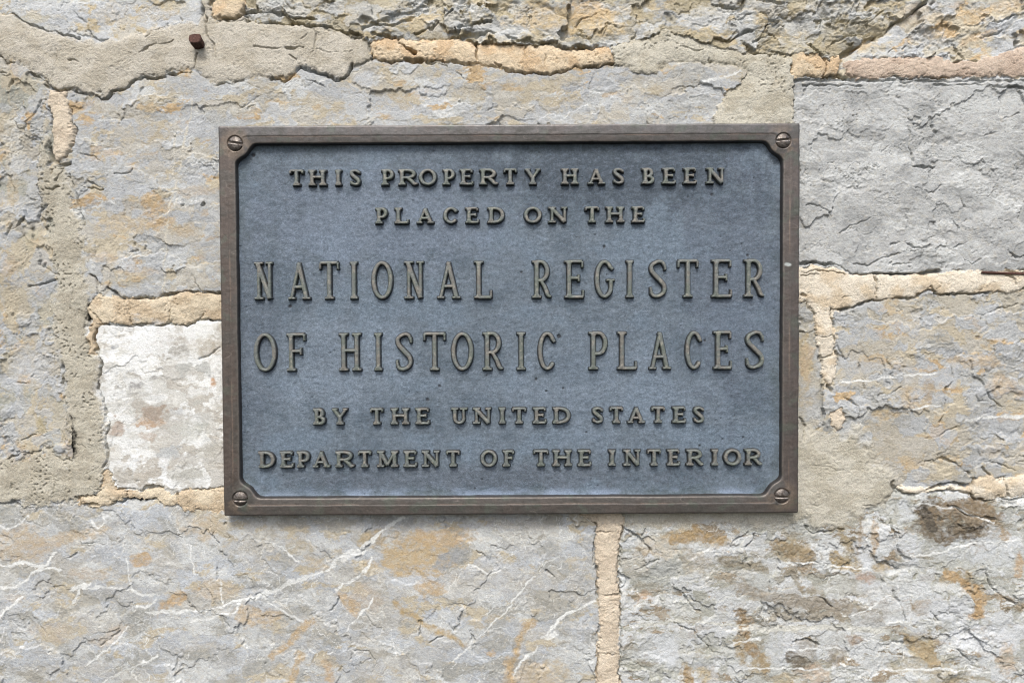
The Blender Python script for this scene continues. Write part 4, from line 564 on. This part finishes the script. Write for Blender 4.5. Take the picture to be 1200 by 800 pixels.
    if ch in 'PRB' or ch == 'D':
        if ch == 'D': return stem(sx) + seg(sx, T, W * .45, T, t) + seg(sx, Bt, W * .45, Bt, t) + arc(W * .42, Hh / 2, W * .58 - s, Hh / 2 - t, -90, 90, s * 1.05, t, 26)
        lo = .47 if ch != 'P' else .42
        r = stem(sx); ym = Hh * lo; cy = (T + ym) / 2; ry = (T - ym) / 2
        rw = W * (.9 if ch == 'R' else .97)
        if ch == 'B': rw = W * .9
        r += seg(sx, T, rw * .5, T, t) + seg(sx, ym, rw * .5, ym, t) + arc(rw * .48, cy, rw * .52 - s, ry, -90, 90, s, t, 20)
        if ch == 'R': r += spline([(rw * .5, ym, t), (W * .68, Hh * .26, s * .95), (W * .82, Hh * .07 + q * .4, s * .9), (W - q, Bt + q * .5, q)])
        if ch == 'B': cy = (ym + Bt) / 2; ry = (ym - Bt) / 2; r += seg(sx, Bt, W * .5, Bt, t) + arc(W * .46, cy, W * .54 - s, ry, -90, 90, s, t, 20)
        return r
    if ch == 'S':
        l, r_ = s * .95, W - s * .95
        return spline([(r_ + .1 * s, Hh * .80, q * 1.2), (r_ - .12 * W, Hh - t * 1.5, t), (W * .5, Hh - t * .9, t), (l + .05 * W, Hh * .86, s * .85), (l + .06 * W, Hh * .70, s), (W * .5, Hh * .52, s * 1.05), (r_ - .05 * W, Hh * .33, s), (r_ - .06 * W, Hh * .14, s * .85), (W * .5, t * .9, t), (l + .1 * W, t * 1.5, t), (l - .1 * s, Hh * .2, q * 1.2)]) + seg(r_ + .1 * s, Hh * .88, r_ + .15 * s, Hh * .74, q) + seg(l - .1 * s, Hh * .1, l - .15 * s, Hh * .27, q)
    raise KeyError(ch)
def letter(ch, x0, x1, yb, Hh, tall):
    """One raised letter between local x0..x1 on baseline yb."""
    W = x1 - x0
    s, t, q, e = (2.4, 1.8, 1.15, 5.0) if tall else (2.1, 1.45, 1.1, 4.0)
    if ch == 'I': e = W / 2 - q
    G = glyph(ch, W, Hh, s, t, q, e)
    stp = .42 if tall else .34
    gx = np.arange(-3.2, W + 3.3, stp, dtype=f32); gy = np.arange(-3.2, Hh + 3.3, stp, dtype=f32)[::-1]
    X, Y = np.meshgrid(gx, gy); D = np.full(X.shape, 99, f32)
    for (ax, ay, aw, bx, by, bw, *fl) in G:
        ex, ey = bx - ax, by - ay; l2 = ex * ex + ey * ey + 1e-9
        t0 = ((X - ax) * ex + (Y - ay) * ey) / l2; tt = np.clip(t0, 0, 1)
        if fl:
            lat = np.abs((X - ax) * ey - (Y - ay) * ex) / math.sqrt(l2) - (aw + (bw - aw) * tt); ax_ = (np.abs(t0 - .5) - .5) * math.sqrt(l2) - min(aw, bw) * .12
            D = np.minimum(D, np.minimum(np.maximum(lat, ax_), 0) + np.hypot(np.maximum(lat, 0), np.maximum(ax_, 0)))
        else: D = np.minimum(D, np.hypot(X - ax - tt * ex, Y - ay - tt * ey) - (aw + (bw - aw) * tt))
    LX, LY = X + x0, Y + yb
    D = D + .18 * fbm(LX / 5, LY / 5, 2, 371) + .12 * perlin(LX / 1.8, LY / 1.8, 377)
    R = 5.2 if tall else 5.8
    h = np.interp(D, [-2.4, -1.1, -.5, -.1, .55, 1.0, 1.7, 2.6], [R, R - .1, R - .35, R - .9, 1.2, .25, -.4, -1.4]).astype(f32)
    h += .14 * fbm(LX / 3, LY / 3, 2, 381) + field_h(LX, LY) * sstep(.2, 1.4, D)
    keep = (D[:-1, :-1] < 2.0)
    c = np.empty(X.shape + (3,), f32); c[:] = lin(112, 118, 115)
    n = fbm(LX / 16, LY / 16, 3, 391, g=.6); mixc(c, lin(124, 117, 108), .5 * sstep(.05, .5, n)); mixc(c, lin(104, 112, 102), .7 * sstep(-.05, -.5, n))
    mixc(c, lin(158, 154, 142), .5 * sstep(.2, .6, fbm(LX / 6, LY / 6, 3, 397, g=.65)) * sstep(-.5, -1.1, D))
    mixc(c, lin(36, 37, 38), .9 * sstep(-.1, .4, D + .15 * n))      # near-black colour down the sides of the strokes
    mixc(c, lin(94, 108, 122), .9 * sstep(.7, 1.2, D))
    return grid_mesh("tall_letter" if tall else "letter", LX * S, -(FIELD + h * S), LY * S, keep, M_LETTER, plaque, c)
LINES = [
 (207.3, 18.2, False, [("T", 339, 355.5), ("H", 361.5, 382), ("I", 392, 400.5), ("S", 409.6, 422.5), ("P", 447, 462), ("R", 467, 489.5), ("O", 490.7, 511.5), ("P", 519, 533.5), ("E", 539, 554.5), ("R", 562, 583.5), ("T", 590, 605.5), ("Y", 614, 634.5), ("H", 658, 677.5), ("A", 688.5, 709), ("S", 718, 731.5), ("B", 752.4, 767), ("E", 776.4, 792), ("E", 801, 816.5), ("N", 828, 849.5)]),
 (252.2, 18.2, False, [("P", 440, 454.5), ("L", 462.6, 479), ("A", 488, 508.3), ("C", 519, 536.5), ("E", 545.6, 561.2), ("D", 571.6, 591), ("O", 614, 634.5), ("N", 643, 665.2), ("T", 685.5, 702), ("H", 710, 731.2), ("E", 740.8, 755.8)]),
 (327.6, 43.0, True, [("N", 298, 320), ("A", 337, 363.5), ("T", 374, 397), ("I", 409, 419.7), ("O", 435, 460), ("N", 474, 497), ("A", 512, 539.5), ("L", 556, 576.5), ("R", 624, 646), ("E", 662, 684.5), ("G", 697, 720), ("I", 732.5, 743.5), ("S", 760.5, 781.5), ("T", 794, 818.5), ("E", 834.5, 858), ("R", 872.5, 896)]),
 (411.5, 43.4, True, [("O", 297, 323.5), ("F", 336, 358.5), ("H", 397.5, 422.5), ("I", 437.5, 448.5), ("S", 463, 483.5), ("T", 496, 522), ("O", 528.7, 554.5), ("R", 566, 589.5), ("I", 604.7, 616.5), ("C", 630, 651.2), ("P", 690.5, 712.6), ("L", 724, 746.5), ("A", 760.5, 786.5), ("C", 802.7, 822.8), ("E", 836.8, 858), ("S", 873.6, 896)]),
 (487.0, 18.6, False, [("B", 367, 381.2), ("Y", 388, 408.2), ("T", 433.6, 449), ("H", 458, 479), ("E", 487, 503.2), ("U", 529, 547), ("N", 554.4, 576), ("I", 583.6, 593.2), ("T", 600, 616.5), ("E", 624.7, 640.2), ("D", 648, 668.5), ("S", 693.7, 707), ("T", 714.5, 730), ("A", 735.3, 756), ("T", 763.5, 779), ("E", 788.4, 804), ("S", 812.4, 825.5)]),
 (537.0, 18.6, False, [("D", 303, 322), ("E", 328, 343.7), ("P", 348, 363.4), ("A", 366, 386.5), ("R", 393, 415.2), ("T", 419.4, 434.8), ("M", 442, 466), ("E", 473, 488.5), ("N", 494.6, 515.5), ("T", 523, 538.6), ("O", 563, 582.4), ("F", 589.4, 603.2), ("T", 625, 642.6), ("H", 647.7, 669.6), ("E", 677.4, 693), ("I", 712, 722.4), ("N", 730.8, 751), ("T", 758.5, 774.6), ("E", 782, 797), ("R", 804.5, 824.6), ("I", 832.8, 842.8), ("O", 848, 868.6), ("R", 873, 893.3)]),
]
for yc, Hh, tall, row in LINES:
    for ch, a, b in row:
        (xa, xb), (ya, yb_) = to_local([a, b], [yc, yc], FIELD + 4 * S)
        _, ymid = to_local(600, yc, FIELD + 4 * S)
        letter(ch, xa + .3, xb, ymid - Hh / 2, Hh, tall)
# ---- screws
for (ex, ey, ang, kk) in [(-1, 1, -9, 0), (1, 1, 5, 1), (-1, -1, -1, 2), (1, -1, -1, 3)]:
    g = np.arange(-10, 10.1, .33, dtype=f32); X, Y = np.meshgrid(g, g[::-1]); r = np.hypot(X, Y)
    r = r * 1.08; h = 2.6 * (1 - (np.minimum(r, 9.3) / 9.3) ** 2.6) - .9; h -= 9 * sstep(8.7, 9.4, r)
    a = math.radians(ang); yr = -X * math.sin(a) + Y * math.cos(a) - (.6, .8, -1.2, -.8)[kk]
    h -= 3.4 * sstep(1.35, .85, np.abs(yr)) * (r < 9.4); h += .15 * fbm(X / 2.5, Y / 2.5, 3, 401 + kk)
    c = np.empty(X.shape + (3,), f32); c[:] = lin(118, 112, 106); n = fbm(X / 5, Y / 5, 3, 411 + kk); mixc(c, lin(84, 76, 70), .8 * sstep(-.1, .4, n))
    mixc(c, lin(205, 196, 188), .85 * sstep(.9, .3, np.abs(yr + 1.5)) * sstep(-.5, .1, fbm(X / 4, Y / 4, 2, 421 + kk)))   # bright broken line along the lower lip of the slot
    grid_mesh("screw", (X + ex * SCX) * S, -(FRONT + h * S), (Y + ey * SCY) * S, r[:-1, :-1] < 9.5, M_SCREW, plaque, c)
box_mesh("mounting_back", -(A - 5) * S, (A - 5) * S, -3 * S, -5.5 * S * 0 + 2 * S, -(B - 5) * S, (B - 5) * S, M_FIELD, plaque)
print("plaque %.1fs" % (time.time() - T0))

# ================================================================== NAILS LEFT IN THE JOINTS
def prism_nail(name, label, px, py, sx, sy, ln, tilt, yaw, roll, nside=4, rad=None):
    """A tapered rusty shank sunk into the wall; front face towards the viewer, a little battered."""
    import bmesh
    x, z = px2plane(px, py, 0.0); bm = bmesh.new(); rng = np.random.RandomState(int(px)); rings = []
    for k, (f, sc) in enumerate([(0, .8), (.45, .92), (.9, 1.0), (.975, .98), (1.0, .86)]):
        ring = []
        for i in range(nside * 4):
            a = 2 * math.pi * i / (nside * 4)
            if nside == 4:
                ca, sa = math.cos(a), math.sin(a); m = (abs(ca) ** 5 + abs(sa) ** 5) ** (-1 / 5.0); vx, vz = ca * m, sa * m
            else: vx, vz = math.cos(a), math.sin(a)
            j = 1 + .05 * rng.randn()
            ring.append(bm.verts.new((vx * sx * sc * j, -f * ln, vz * sy * sc * j)))
        rings.append(ring)
    n = len(rings[0])
    for r0, r1 in zip(rings[:-1], rings[1:]):
        for i in range(n): bm.faces.new((r0[i], r0[(i + 1) % n], r1[(i + 1) % n], r1[i]))
    bm.faces.new(rings[-1]); bm.faces.new(rings[0][::-1]); bmesh.ops.recalc_face_normals(bm, faces=bm.faces)
    me = bpy.data.meshes.new(name); bm.to_mesh(me); bm.free(); me.materials.append(M_RUST)
    o = bpy.data.objects.new(name, me); COL.objects.link(o); o.location = (x, .006, z)
    o.rotation_euler = (tilt, roll, yaw); o['label'] = label; o['category'] = 'nail'; return o
prism_nail("nail", "square rusty iron nail stub sticking out of the beige mortar near the upper left corner", 234, 56, 6.6 * S, 5.6 * S, .0155, math.radians(-12), math.radians(3), math.radians(-8))
# a thin one lying flat in the peach joint at the right
o = prism_nail("nail", "thin dark rusty nail lying flat on the peach mortar strip at the right edge", 1210, 322, 1.5 * S, 1.5 * S, .05, 0, 0, 0, nside=3)
x, z = px2plane(1222, 321.6, 2.2 * S); o.location = (x, -2.4 * S, z); o.rotation_euler = (math.radians(-2), math.radians(0), math.radians(-90)); o.scale = (1, .85, 1)
print("done %.1fs" % (time.time() - T0))
